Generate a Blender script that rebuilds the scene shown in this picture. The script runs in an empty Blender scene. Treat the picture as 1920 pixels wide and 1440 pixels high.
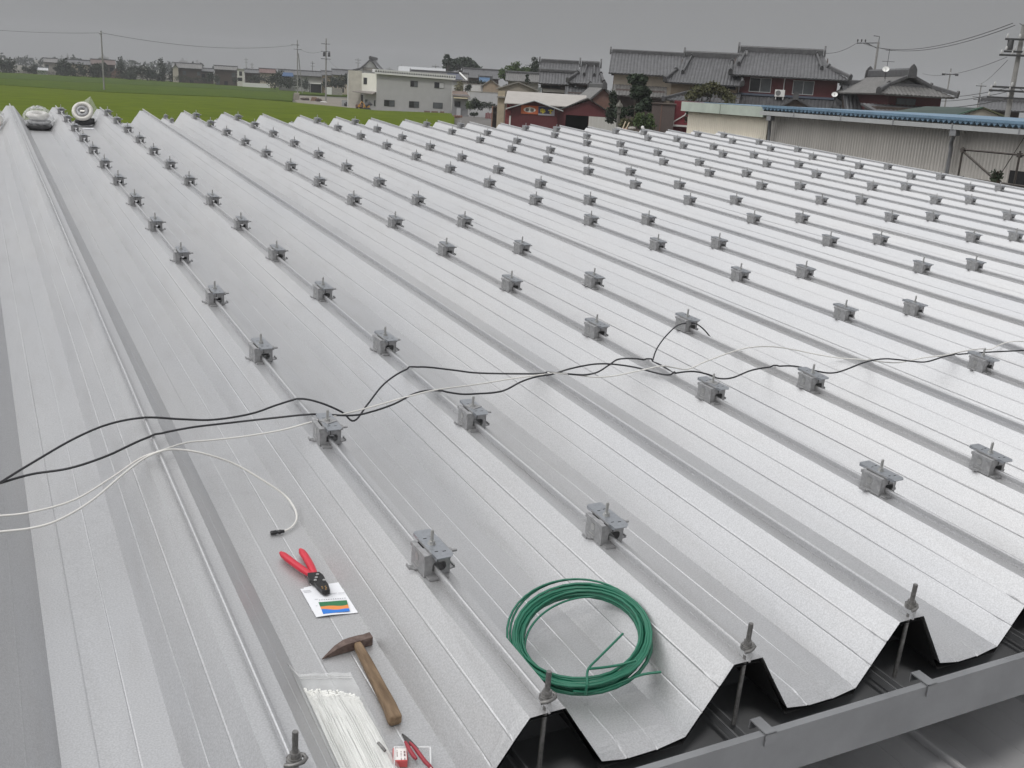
import bpy, math, random
from mathutils import Vector, Matrix, Euler
rad = math.radians
SC = bpy.context.scene
COL = SC.collection

# ---------------------------------------------------------------- camera
TILT = math.atan(0.05)                       # the roof rises 5 % away from its eave
MR = Matrix.Rotation(TILT, 4, 'X')           # roof frame -> world
CAM_RF = Matrix.Translation((-0.90984985, -2.02462733, 1.14165499)) @ \
    Euler((1.24157693, -0.07812619, -0.46885389), 'XYZ').to_matrix().to_4x4()
CAM_M = MR @ CAM_RF
cam_d = bpy.data.cameras.new('camera')
cam_d.lens = 35.853
cam_d.sensor_width = 36.0
cam_d.clip_start = 0.05
cam_d.clip_end = 6000
cam = bpy.data.objects.new('camera', cam_d)
COL.objects.link(cam)
cam.matrix_world = CAM_M
SC.camera = cam

# ---------------------------------------------------------------- sky, sun, exposure
SUN_DIR = Vector((-0.37, -0.42, 0.83)).normalized()
SUN_EL = math.asin(SUN_DIR.z)
SUN_AZ = math.atan2(SUN_DIR.x, SUN_DIR.y)
W = bpy.data.worlds.new('World')
SC.world = W
W.use_nodes = True
nt = W.node_tree
nt.nodes.clear()
sky = nt.nodes.new('ShaderNodeTexSky')
sky.sky_type = 'NISHITA'
sky.sun_disc = False
sky.sun_elevation = SUN_EL
sky.sun_rotation = SUN_AZ
sky.dust_density = 6.0
sky.air_density = 1.0
hs = nt.nodes.new('ShaderNodeHueSaturation')
hs.inputs['Saturation'].default_value = 0.10; hs.inputs['Value'].default_value = 1.0
mixw = nt.nodes.new('ShaderNodeMixRGB')
mixw.inputs['Fac'].default_value = 0.93
mixw.inputs['Color2'].default_value = (11.2, 11.3, 11.5, 1)     # even grey overcast
bg = nt.nodes.new('ShaderNodeBackground')
bg.inputs['Strength'].default_value = 0.10
wo = nt.nodes.new('ShaderNodeOutputWorld')
nt.links.new(sky.outputs[0], hs.inputs['Color'])
nt.links.new(hs.outputs[0], mixw.inputs['Color1'])
tcw = nt.nodes.new('ShaderNodeTexCoord'); spx = nt.nodes.new('ShaderNodeSeparateXYZ')
nt.links.new(tcw.outputs['Generated'], spx.inputs[0])
mrw = nt.nodes.new('ShaderNodeValToRGB')       # overcast sky: about three times brighter overhead than near the horizon
mrw.color_ramp.interpolation = 'EASE'
el_ = mrw.color_ramp.elements
el_[0].position = 0.09; el_[0].color = (.25, .25, .25, 1); el_[1].position = 1.0; el_[1].color = (.75, .75, .75, 1)
for p_, v_ in ((.35, .42), (.62, .58)):
    e_ = el_.new(p_); e_.color = (v_, v_, v_, 1)
nt.links.new(spx.outputs['Z'], mrw.inputs['Fac'])
mulw = nt.nodes.new('ShaderNodeMixRGB'); mulw.blend_type = 'MULTIPLY'; mulw.inputs['Fac'].default_value = 1.0
nt.links.new(mixw.outputs[0], mulw.inputs['Color1']); nt.links.new(mrw.outputs[0], mulw.inputs['Color2'])
# sky glow added high on the left, apart from the sun, brightening roof flanks
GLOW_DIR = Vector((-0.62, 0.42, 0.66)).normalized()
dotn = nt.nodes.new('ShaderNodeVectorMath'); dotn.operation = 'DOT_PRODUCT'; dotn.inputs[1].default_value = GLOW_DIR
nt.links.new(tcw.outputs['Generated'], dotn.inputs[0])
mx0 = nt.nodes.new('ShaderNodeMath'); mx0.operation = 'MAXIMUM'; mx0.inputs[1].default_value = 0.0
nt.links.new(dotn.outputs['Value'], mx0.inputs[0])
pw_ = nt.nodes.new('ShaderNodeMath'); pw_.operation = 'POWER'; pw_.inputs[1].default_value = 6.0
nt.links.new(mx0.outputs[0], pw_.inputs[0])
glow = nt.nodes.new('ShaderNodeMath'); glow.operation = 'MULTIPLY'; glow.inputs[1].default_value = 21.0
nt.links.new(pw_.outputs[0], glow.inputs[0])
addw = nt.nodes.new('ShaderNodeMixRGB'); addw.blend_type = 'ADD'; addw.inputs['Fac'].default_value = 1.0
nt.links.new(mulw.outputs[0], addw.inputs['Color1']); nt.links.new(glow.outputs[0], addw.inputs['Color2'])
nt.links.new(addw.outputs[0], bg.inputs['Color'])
nt.links.new(bg.outputs[0], wo.inputs['Surface'])

sun_d = bpy.data.lights.new('sun', 'SUN')
sun_d.energy = 1.0
sun_d.angle = rad(8)
sun_d.color = (1.0, 0.975, 0.94)
sun = bpy.data.objects.new('sun', sun_d)
COL.objects.link(sun)
sun.rotation_euler = SUN_DIR.to_track_quat('Z', 'Y').to_euler()
sun.location = (0, 0, 30)

vs = SC.view_settings
vs.view_transform = 'Standard'
vs.look = 'None'
vs.exposure = 0.0
vs.gamma = 1.0
vs.use_curve_mapping = False

# ---------------------------------------------------------------- helpers: pixels of the 1920x1440 photograph to places
FPX = 1912.157
CW = CAM_M.translation.copy()
RW = CAM_M.to_3x3()
CR = CAM_RF.translation.copy()
RR = CAM_RF.to_3x3()
GZ = CW.z - 5.6                              # ground height in the world

def rpt(px, py, z):                          # pixel -> roof frame, on the plane z
    d = RR @ Vector(((px - 960) / FPX, (720 - py) / FPX, -1))
    return CR + d * ((z - CR.z) / d.z)
def wray(px, py):
    return RW @ Vector(((px - 960) / FPX, (720 - py) / FPX, -1))
def wpt(px, py, ax, val):                    # pixel -> world, on the plane axis = val
    d = wray(px, py)
    return CW + d * ((val - CW[ax]) / d[ax])
def gpt(px, py, z=0.0):
    return wpt(px, py, 2, GZ + z)
def dpt(px, py, D):                          # pixel -> world at horizontal distance D
    d = wray(px, py)
    return CW + d * (D / math.hypot(d.x, d.y))
def rproj(p):                                # roof frame -> pixel
    c = RR.transposed() @ (Vector(p) - CR)
    return 960 + FPX * c.x / -c.z, 720 - FPX * c.y / -c.z

# ---------------------------------------------------------------- mesh builder
class MB:
    def __init__(s):
        s.v = []; s.f = []; s.mi = []; s.sm = []
    def add(s, vs_, fs, mi=0, sm=False):
        b = len(s.v)
        s.v += [tuple(p) for p in vs_]
        for f in fs:
            s.f.append([b + i for i in f]); s.mi.append(mi); s.sm.append(sm)
        return s
    def box(s, c, d, mi=0, M=None):
        x, y, z = d[0] / 2, d[1] / 2, d[2] / 2
        p = [Vector((sx * x, sy * y, sz * z)) for sz in (-1, 1) for sy in (-1, 1) for sx in (-1, 1)]
        if M is not None: p = [M @ q for q in p]
        p = [q + Vector(c) for q in p]
        return s.add(p, [(0, 2, 3, 1), (4, 5, 7, 6), (0, 1, 5, 4), (2, 6, 7, 3), (0, 4, 6, 2), (1, 3, 7, 5)], mi)
    def bx(s, a, b, mi=0):
        return s.box([(a[i] + b[i]) / 2 for i in range(3)], [abs(b[i] - a[i]) for i in range(3)], mi)
    def tube(s, path, r, n=8, mi=0, cap=True, sm=True):
        P = [Vector(p) for p in path]
        R = r if isinstance(r, (list, tuple)) else [r] * len(P)
        V = []; F = []
        up = None
        for i, p in enumerate(P):
            t = (P[min(i + 1, len(P) - 1)] - P[max(i - 1, 0)])
            if t.length < 1e-9: t = Vector((0, 0, 1))
            t.normalize()
            if up is None:
                up = Vector((0, 0, 1)) if abs(t.z) < 0.9 else Vector((1, 0, 0))
            a = t.cross(up)
            if a.length < 1e-6: a = t.cross(Vector((0, 1, 0)))
            a.normalize(); b = a.cross(t).normalized(); up = b
            for k in range(n):
                an = 2 * math.pi * k / n
                V.append(p + (a * math.cos(an) + b * math.sin(an)) * R[i])
        for i in range(len(P) - 1):
            for k in range(n):
                F.append((i * n + k, i * n + (k + 1) % n, (i + 1) * n + (k + 1) % n, (i + 1) * n + k))
        s.add(V, F, mi, sm)
        if cap:
            e = (len(P) - 1) * n
            s.add(V[:n], [list(range(n))[::-1]], mi)
            s.add(V[e:], [list(range(n))], mi)
        return s
    def prism(s, pts, a, b, mi=0, plane='xz'):       # polygon extruded between a and b along the third axis
        n = len(pts)
        def mk(p, t):
            return {'xz': (p[0], t, p[1]), 'yz': (t, p[0], p[1]), 'xy': (p[0], p[1], t)}[plane]
        V = [mk(p, a) for p in pts] + [mk(p, b) for p in pts]
        F = [list(range(n)), list(range(2 * n - 1, n - 1, -1))] + [(i, n + i, n + (i + 1) % n, (i + 1) % n) for i in range(n)]
        return s.add(V, F, mi)
    def quad(s, a, b, c, d, mi=0):
        return s.add([a, b, c, d], [(0, 1, 2, 3)], mi)
    def build(s, name, mats, parent=None, loc=None, mw=None):
        me = bpy.data.meshes.new(name)
        me.from_pydata(s.v, [], s.f)
        if not isinstance(mats, (list, tuple)): mats = [mats]
        for m in mats: me.materials.append(m)
        me.polygons.foreach_set('material_index', s.mi)
        me.polygons.foreach_set('use_smooth', s.sm)
        me.update()
        import bmesh
        bm = bmesh.new(); bm.from_mesh(me)
        bmesh.ops.recalc_face_normals(bm, faces=bm.faces)
        bm.to_mesh(me); bm.free()
        o = bpy.data.objects.new(name, me)
        COL.objects.link(o)
        if parent is not None: o.parent = parent
        if mw is not None: o.matrix_world = mw
        elif loc is not None: o.location = loc
        return o

def bevel(o, w=0.002, seg=2):
    m = o.modifiers.new('bevel', 'BEVEL'); m.width = w; m.segments = seg; m.limit_method = 'ANGLE'
    return o
def tag(o, label, cat, group=None, kind=None):
    if label: o['label'] = label
    if cat: o['category'] = cat
    if group: o['group'] = group
    if kind: o['kind'] = kind
    return o
def empty(name, mw, label, cat, group=None):
    o = bpy.data.objects.new(name, None)
    COL.objects.link(o)
    o.empty_display_size = 0.1
    o.matrix_world = mw
    return tag(o, label, cat, group)
def copy_tree(o, parent=None):
    c = o.copy(); COL.objects.link(c)
    if parent is not None: c.parent = parent
    for ch in [k for k in bpy.data.objects if k.parent == o]:
        copy_tree(ch, c)
    return c
def rfm(x, y, z, rz=0.0):                    # matrix of a thing standing in the roof frame
    return MR @ Matrix.Translation((x, y, z)) @ Matrix.Rotation(rz, 4, 'Z')
def wm(p, rz=0.0):
    return Matrix.Translation(p) @ Matrix.Rotation(rz, 4, 'Z')
def spline(pts, n=6):                        # Catmull-Rom through points
    P = [Vector(p) for p in pts]
    out = []
    for i in range(len(P) - 1):
        p0 = P[max(i - 1, 0)]; p1 = P[i]; p2 = P[i + 1]; p3 = P[min(i + 2, len(P) - 1)]
        for k in range(n):
            t = k / n
            out.append(0.5 * ((2 * p1) + (p2 - p0) * t + (2 * p0 - 5 * p1 + 4 * p2 - p3) * t * t + (3 * p1 - p0 - 3 * p2 + p3) * t ** 3))
    out.append(P[-1])
    return out

# ---------------------------------------------------------------- materials
MAT = {}
def mat(name, c, rough=0.6, metal=0.0, noise=0.0, nscale=20.0, bump=0.0, bscale=None, c2=None, spec=None, stretch=None, alpha=None, trans=None):
    m = bpy.data.materials.new(name)
    m.use_nodes = True
    t = m.node_tree; b = t.nodes['Principled BSDF']
    b.inputs['Base Color'].default_value = (*c, 1)
    b.inputs['Roughness'].default_value = rough
    b.inputs['Metallic'].default_value = metal
    if spec is not None: b.inputs['Specular IOR Level'].default_value = spec
    if alpha is not None: b.inputs['Alpha'].default_value = alpha
    if trans is not None: b.inputs['Transmission Weight'].default_value = trans
    if noise or bump or c2:
        tc = t.nodes.new('ShaderNodeTexCoord')
        mp = t.nodes.new('ShaderNodeMapping')
        t.links.new(tc.outputs['Object'], mp.inputs['Vector'])
        if stretch: mp.inputs['Scale'].default_value = stretch
        n = t.nodes.new('ShaderNodeTexNoise')
        n.inputs['Scale'].default_value = nscale
        n.inputs['Detail'].default_value = 5
        n.inputs['Roughness'].default_value = 0.6
        t.links.new(mp.outputs[0], n.inputs['Vector'])
        if noise or c2:
            r = t.nodes.new('ShaderNodeValToRGB')
            r.color_ramp.elements[0].position = 0.3; r.color_ramp.elements[1].position = 0.7
            if c2 is None:
                a_ = tuple(x * (1 - noise) for x in c); b_ = tuple(min(1, x * (1 + noise)) for x in c)
            else: a_, b_ = c, c2
            r.color_ramp.elements[0].color = (*a_, 1); r.color_ramp.elements[1].color = (*b_, 1)
            t.links.new(n.outputs['Fac'], r.inputs['Fac'])
            t.links.new(r.outputs[0], b.inputs['Base Color'])
        if bump:
            n2 = t.nodes.new('ShaderNodeTexNoise'); n2.inputs['Scale'].default_value = bscale or nscale; n2.inputs['Detail'].default_value = 3
            t.links.new(mp.outputs[0], n2.inputs['Vector'])
            bp = t.nodes.new('ShaderNodeBump'); bp.inputs['Strength'].default_value = bump; bp.inputs['Distance'].default_value = 0.02
            t.links.new(n2.outputs['Fac'], bp.inputs['Height'])
            t.links.new(bp.outputs[0], b.inputs['Normal'])
    MAT[name] = m
    return m

def roof_metal():
    m = bpy.data.materials.new('coated_steel_sheet'); m.use_nodes = True
    t = m.node_tree; b = t.nodes['Principled BSDF']; L = t.links.new
    tc = t.nodes.new('ShaderNodeTexCoord')
    def noise(scale, det, vec=None, st=None):
        mp = t.nodes.new('ShaderNodeMapping'); L(tc.outputs['Object'], mp.inputs['Vector'])
        if st: mp.inputs['Scale'].default_value = st
        n = t.nodes.new('ShaderNodeTexNoise'); n.inputs['Scale'].default_value = scale; n.inputs['Detail'].default_value = det
        L(mp.outputs[0], n.inputs['Vector']); return n
    big = noise(1.3, 4, st=(2.0, 0.5, 2.0)); fine = noise(260, 2); dirt = noise(9, 8, st=(2.5, 0.35, 2.5))
    r = t.nodes.new('ShaderNodeValToRGB'); r.color_ramp.elements[0].position = .3; r.color_ramp.elements[1].position = .7
    r.color_ramp.elements[0].color = (.52, .525, .54, 1); r.color_ramp.elements[1].color = (.56, .56, .565, 1)
    L(big.outputs['Fac'], r.inputs['Fac'])
    g = t.nodes.new('ShaderNodeValToRGB'); g.color_ramp.elements[0].position = .33; g.color_ramp.elements[1].position = .67
    g.color_ramp.elements[0].color = (.80, .80, .80, 1); g.color_ramp.elements[1].color = (1.0, 1.0, 1.0, 1)
    L(fine.outputs['Fac'], g.inputs['Fac'])
    mx = t.nodes.new('ShaderNodeMixRGB'); mx.blend_type = 'MULTIPLY'; mx.inputs['Fac'].default_value = 1
    L(r.outputs[0], mx.inputs['Color1']); L(g.outputs[0], mx.inputs['Color2'])
    d = t.nodes.new('ShaderNodeValToRGB'); d.color_ramp.elements[0].position = .28; d.color_ramp.elements[1].position = .5
    d.color_ramp.elements[0].color = (.95, .945, .94, 1); d.color_ramp.elements[1].color = (1, 1, 1, 1)
    L(dirt.outputs['Fac'], d.inputs['Fac'])
    m2 = t.nodes.new('ShaderNodeMixRGB'); m2.blend_type = 'MULTIPLY'; m2.inputs['Fac'].default_value = 1
    L(mx.outputs[0], m2.inputs['Color1']); L(d.outputs[0], m2.inputs['Color2'])
    L(m2.outputs[0], b.inputs['Base Color'])
    b.inputs['Metallic'].default_value = 0.62
    rr = t.nodes.new('ShaderNodeMapRange'); rr.inputs['To Min'].default_value = .41; rr.inputs['To Max'].default_value = .50
    L(dirt.outputs['Fac'], rr.inputs['Value']); L(rr.outputs[0], b.inputs['Roughness'])
    wob = noise(2.2, 2, st=(1.5, 1.0, 1.5))
    bp = t.nodes.new('ShaderNodeBump'); bp.inputs['Strength'].default_value = .10; bp.inputs['Distance'].default_value = .02
    L(wob.outputs['Fac'], bp.inputs['Height'])
    bp2 = t.nodes.new('ShaderNodeBump'); bp2.inputs['Strength'].default_value = .12; bp2.inputs['Distance'].default_value = .002
    L(fine.outputs['Fac'], bp2.inputs['Height']); L(bp.outputs[0], bp2.inputs['Normal'])
    L(bp2.outputs[0], b.inputs['Normal'])
    return m
M_ROOF = roof_metal()
M_ROOF2 = mat('matte_roof_sheet', (.52, .52, .53), .7, .0, noise=.10, nscale=3)  # matte copy of the roof sheet, brighter to offset the shade under the eave
M_LIN = mat('black_lining', (.012, .012, .013), .9)
M_GUT = mat('gutter_grey', (.25, .255, .265), .45, .35, noise=.12, nscale=6)
M_STEEL = mat('galvanised_steel', (.37, .37, .375), .46, .55, noise=.22, nscale=60, bump=.05, bscale=150)
M_PLATE = mat('galvanised_plate', (.40, .42, .45), .32, .75, noise=.12, nscale=90)
M_BOLT = mat('zinc_bolt', (.50, .50, .49), .35, .85, noise=.1, nscale=200)
M_HOLE = mat('dark_hole', (.01, .01, .011), .9)
M_OLDSTEEL = mat('weathered_zinc', (.23, .225, .22), .5, .7, noise=.3, nscale=120)
# ---------------------------------------------------------------- our folded-plate roof (roof frame: x across the ridges, y up the slope)
P = 0.5
Y0, Y1 = -0.601, 11.76
ZR, ZV = -0.104, -0.262
I0, I1 = -3, 20

def profile_points(i0, i1, end_left=True, end_right=True):
    def lerp(a, b, t): return (a[0] + (b[0] - a[0]) * t, a[1] + (b[1] - a[1]) * t)
    pts = []
    A, B, Cc, D, E, F = (0.0, ZR), (0.040, ZR), (0.144, ZV), (0.356, ZV), (0.460, ZR), (0.5, ZR)
    nr = (0.835, 0.55); nl = (-0.835, 0.55)
    def rib(a, b, t, w, h, n):
        ln = math.hypot(b[0] - a[0], b[1] - a[1]); dt = w / ln
        c = lerp(a, b, t)
        return [lerp(a, b, t - dt), (c[0] + n[0] * h, c[1] + n[1] * h), lerp(a, b, t + dt)]
    unit = [A, B] + rib(B, Cc, .42, .003, .0008, nr) + [Cc] + rib(Cc, D, .30, .0035, .0012, (0, 1)) + rib(Cc, D, .66, .0025, -.0006, (0, 1)) + [D] \
        + rib(D, E, .34, .003, -.0013, nl) + rib(D, E, .70, .0035, .0010, nl) + [E]
    for i in range(i0, i1):
        for p in unit: pts.append((p[0] + i * P, p[1]))
    pts.append((i1 * P, ZR))
    return pts

def sheet(i0, i1, y0, y1, dz=0.0, droop=True, tail=None):
    pts = profile_points(i0, i1)
    if tail: pts += [(i1 * P + a, b) for a, b in tail]
    ys = [y0] + ([y0 + .012, y0 + .025, y0 + .04, y0 + .06] if droop else []) + [y0 + .5 + k * 1.0 for k in range(int(y1 - y0 - .5) + 1) if y0 + .5 + k < y1 - .2] + [y1]
    rnd = random.Random(5)
    V = []; n = len(pts)
    for j, y in enumerate(ys):
        for x, z in pts:
            fx = (x % P)
            d = 0
            if droop and j < 4 and .145 < fx < .355:
                u = (fx - .144) / .212
                d = -(.012, .0085, .0055, .0025)[j] * (4 * u * (1 - u)) ** .6
            w = rnd.uniform(-.0011, .0011)
            V.append((x, y, z + dz + d + w))
    F = []
    for j in range(len(ys) - 1):
        for k in range(n - 1):
            F.append((j * n + k, j * n + k + 1, (j + 1) * n + k + 1, (j + 1) * n + k))
    m = MB(); m.add(V, F)
    return m

def seam_mb(x, y0, y1, dz=0.0):
    m = MB()
    prof = [(-.0022, ZR), (-.0022, ZR + .009), (-.0060, ZR + .0115), (-.0068, ZR + .014), (-.0068, ZR + .021), (-.0054, ZR + .0242), (-.0025, ZR + .0255), (.0026, ZR + .0235),
            (.0042, ZR + .021), (.0042, ZR + .0125), (.0022, ZR + .010), (.0022, ZR)]
    rnd = random.Random(int(x * 100))
    ys = [y0] + [y0 + .4 + .6 * k for k in range(int((y1 - y0 - .4) / .6) + 1) if y0 + .4 + .6 * k < y1 - .1] + [y1]
    n = len(prof); V = []; F = []
    for y in ys:
        ox = rnd.uniform(-.0012, .0012); oz = rnd.uniform(-.0008, .0008)
        for a, b in prof: V.append((x + a + ox, y, b + dz + oz))
    for j in range(len(ys) - 1):
        for k in range(n - 1): F.append((j * n + k, j * n + k + 1, (j + 1) * n + k + 1, (j + 1) * n + k))
    F.append(list(range(n))); F.append([(len(ys) - 1) * n + k for k in range(n)][::-1])
    m.add(V, F)
    return m

hall = empty('warehouse', rfm(0, 0, 0), 'long silver warehouse roof of folded steel ridges with clamps and tools on it', 'building')
o = sheet(I0, I1, Y0, Y1, tail=[(.04, ZR), (.075, ZR - .005), (.085, ZR - .16), (.095, ZR - .16)]).build('roof_sheet', M_ROOF, hall)
lin = MB(); pp = [(I0 * P, ZR), (I0 * P + .04, ZR)]
lp = []
for i in range(I0, I1):
    for a, b in ((0, ZR), (.040, ZR), (.144, ZV), (.356, ZV), (.46, ZR)): lp.append((a + i * P, b))
lp.append((I1 * P, ZR))
V = [(x, y, z - .0075 - (.013 if j == 0 and z < -.2 else .004 * (j < 2))) for j, y in enumerate((Y0 + .004, Y0 + .05, Y1 - .01)) for x, z in lp]
n = len(lp)
lin.add(V, [(j * n + k, j * n + k + 1, (j + 1) * n + k + 1, (j + 1) * n + k) for j in range(2) for k in range(n - 1)])
lin.build('roof_lining', M_LIN, hall)
for i in range(I0, I1 + 1):
    seam_mb(i * P, Y0 - .004, Y1 + .012).build('ridge_seam', M_ROOF, hall)
# walls under the roof
wl = MB()
wl.bx((-3.0, .20, -.285), (10.05, .26, -5.4)); wl.bx((10.05, .20, -.3), (10.11, 11.5, -5.6)); wl.bx((-3, 11.5, -.28), (10.11, 11.56, -5.8))
wl.build('wall', mat('dark_cladding', (.035, .036, .038), .7), hall)
# gutter: outer face, lip, floor, back
gt = MB()
gx0, gx1 = -2.5, 10.2
gt.bx((gx0, -.7035, -.338), (gx1, -.7005, -.222))
gt.bx((gx0, -.7035, -.2218), (gx1, -.686, -.2188))
gt.bx((gx0, -.6885, -.2188 - .010), (gx1, -.686, -.222))
gt.bx((gx0, -.7002, -.3375), (gx1, -.40, -.3345))
gt.bx((gx0, -.4, -.3375), (gx1, -.397, -.275))
gut = gt.build('gutter', M_GUT, hall)
for x in (-.5, -.01, .497, .985, 1.5, 2.0, 2.5):
    st = MB()
    st.bx((x - .014, -.7075, -.2165), (x + .014, -.655, -.2135)); st.bx((x - .014, -.7075, -.2135), (x + .014, -.7045, -.245)); st.bx((x - .014, -.655, -.2135), (x + .014, -.6525, -.238))
    st.bx((x - .0135, -.6525, -.300), (x - .009, -.36, -.281)); st.bx((x + .009, -.6525, -.300), (x + .0135, -.36, -.281))
    st.bx((x - .0135, -.375, -.296), (x + .0135, -.365, -.215))
    st.build('gutter_strap', M_GUT, gut)

# the lower roof in front, below the gutter
lean = empty('lean_to', rfm(1.34, -1.5, -.66), 'low folded steel roof under the gutter in the bottom right corner', 'building')
def lowroof(root, i0, i1, y0, y1, ox, oy, oz, mt=None):
    mt = mt or M_ROOF
    m = sheet(i0, i1, y0, y1, droop=False)
    m.v = [(x + ox, y + oy, z + oz) for x, y, z in m.v]
    m.build('roof_sheet', mt, root)
    for i in range(i0, i1 + 1):
        s = seam_mb(i * P, y0, y1); s.v = [(x + ox, y + oy, z + oz) for x, y, z in s.v]
        s.build('ridge_seam', mt, root)
lowroof(lean, -3, 9, -3.4, .16, -1.5, 1.5, .104, M_ROOF2)
wb = MB(); wb.bx((-3.0, 1.62, -.20), (3.0, 1.58, -4.2)); wb.bx((-3.0, -1.7, -.20), (3.0, -1.66, -4.2)); wb.bx((2.9, -1.7, -.2), (2.94, 1.58, -4.2)); wb.build('wall', M_LIN, lean)

# the roof of the next hall behind, a step lower
back = empty('rear_warehouse', rfm(2.43, 16, -.9), 'lower silver ridged roof glimpsed just past the far edge of the main roof', 'building')
lowroof(back, -2, 15, -2.8, 3.25, 0, 0, .104)
wb = MB(); wb.bx((-1, -2.7, -.18), (7.5, -2.62, -4.9)); wb.bx((-1, 3.1, -.18), (7.5, 3.16, -5.2)); wb.bx((-1, -2.6, -.18), (-.95, 3.1, -5.2)); wb.bx((7.45, -2.6, -.18), (7.5, 3.1, -5.2)); wb.build('wall', M_LIN, back)

# ---------------------------------------------------------------- clamps (one built, the others copied)
def clamp_proto():
    root = empty('roof_clamp', rfm(0, 0, ZR), None, 'clamp')
    b = MB()
    w, y0, y1, h, t = .034, -.038, .040, .056, .0028
    b.bx((-w, y0, .002), (-w + t, y1, h)); b.bx((w - t, y0, .002), (w, y1, h))
    # front and back faces with an opening for the seam
    for ys in ((y0, y0 + t), (y1 - t, y1)):
        b.bx((-w + t, ys[0], .036), (w - t, ys[1], h)); b.bx((-w + t, ys[0], .002), (-.0125, ys[1], .036)); b.bx((.023, ys[0], .002), (w - t, ys[1], .036))
        b.bx((-.0125, ys[0], .002), (.023, ys[1], .0125)); b.prism([(.023, .0127), (.0185, .0127), (.023, .019)], ys[0], ys[1]); b.prism([(-.0125, .0358), (-.0125, .030), (-.0085, .0358)], ys[0], ys[1]); b.prism([(.023, .0358), (.0185, .0358), (.023, .030)], ys[0], ys[1])
    b.bx((-.0008, y0 - .0012, .037), (.0008, y0 - .0002, h - .003), 1)                      # joint between the two halves
    # folded top rails
    for sx in (-1, 1):
        b.bx((sx * (w + .003), y0 - .003, h), (sx * (w - .010), y1 + .003, h + .0035)); b.bx((sx * (w + .0032), y0 - .003, h - .006), (sx * (w + .0005), y1 + .003, h))
    b.bx((-.020, y0 - .006, h + .0036), (-.0165, y1 + .004, h + .009)); b.bx((.0165, y0 - .006, h + .0036), (.020, y1 + .004, h + .009))
    b.bx((-.015, y0 - .004, h + .0005), (.015, y1, h + .0032), 1)
    # feet: flat tabs turned out at the front, left and right
    b.box((-.004, y0 - .011, .0035), (.050, .022, .004), 0, Matrix.Rotation(rad(-8), 3, 'X')); b.bx((-.029, y0 - .023, .0008), (.021, y0 - .0205, .0048))
    b.box((-w - .010, .012, .004), (.022, .020, .003), 0, Matrix.Rotation(rad(14), 3, 'Y')); b.box((-w - .020, .012, .0085), (.003, .022, .008), 0)
    b.box((w + .009, -.012, .004), (.020, .026, .0035), 0, Matrix.Rotation(rad(-14), 3, 'Y')); b.box((w + .0185, -.012, .0085), (.0035, .028, .008), 0)
    # pressed hole and slot in the side plates
    for sx in (-1, 1):
        hole = [(.006 + .0098 * math.cos(a * math.pi / 8), .036 + .0098 * math.sin(a * math.pi / 8)) for a in range(16)]
        b.prism(hole, sx * (w + .0004), sx * (w + .0012), 2, 'yz')
        b.bx((sx * (w + .0003), -.006, .0125), (sx * (w + .0011), .022, .0160), 2)
    b.build('clamp_body', [M_STEEL, M_HOLE, M_BOLT], root)
    pm = MB()
    L0, L1, pw, pz = -.074, .074, .0240, .0642
    out = [(-pw, L0 + .002), (-pw + .002, L0), (pw - .012, L0), (pw, L0 + .012), (pw, L1 - .002), (pw - .002, L1), (-pw + .006, L1), (-pw, L1 - .006)]
    pm.prism(out, pz, pz + .0026, 0, 'xy')
    pm.bx((-pw, L0 + .004, pz - .006), (-pw + .0026, L1 - .006, pz - .0002))
    pm.bx((pw - .0026, L0 + .02, pz - .006), (pw, L1 - .006, pz - .0002))
    for (x, y) in ((-.011, -.040), (.008, -.044), (-.010, .030), (.010, .034)): pm.bx((x - .0045, y - .0015, pz + .0027), (x + .0045, y + .0015, pz + .0029), 1)
    pm.v = [(x + .005, y, z) for x, y, z in pm.v]
    pm.build('top_plate', [M_PLATE, M_HOLE], root)
    s = MB(); s.tube([(0, 0, .057), (0, 0, .1015), (0, 0, .104)], [.0042, .0042, .003], 10)
    for k in range(9): s.tube([(0, 0, .080 + k * .0024), (0, 0, .0810 + k * .0024)], .00455, 10)
    st = s.build('stud_bolt', M_BOLT, root)
    nn = MB(); nn.tube([(0, 0, .0669), (0, 0, .0682)], .0105, 14, sm=False); nn.tube([(0, 0, .0683), (0, 0, .0748)], .0082, 6, sm=False)
    nn.build('nut', M_BOLT, st)
    e = MB(); e.tube([(.020, -.020, .0505), (.058, -.020, .0505)], .0044, 8); e.tube([(.0365, -.020, .0505), (.0435, -.020, .0505)], .0085, 6, sm=False)
    e.build('side_bolt', M_STEEL, root)
    return root

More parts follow.
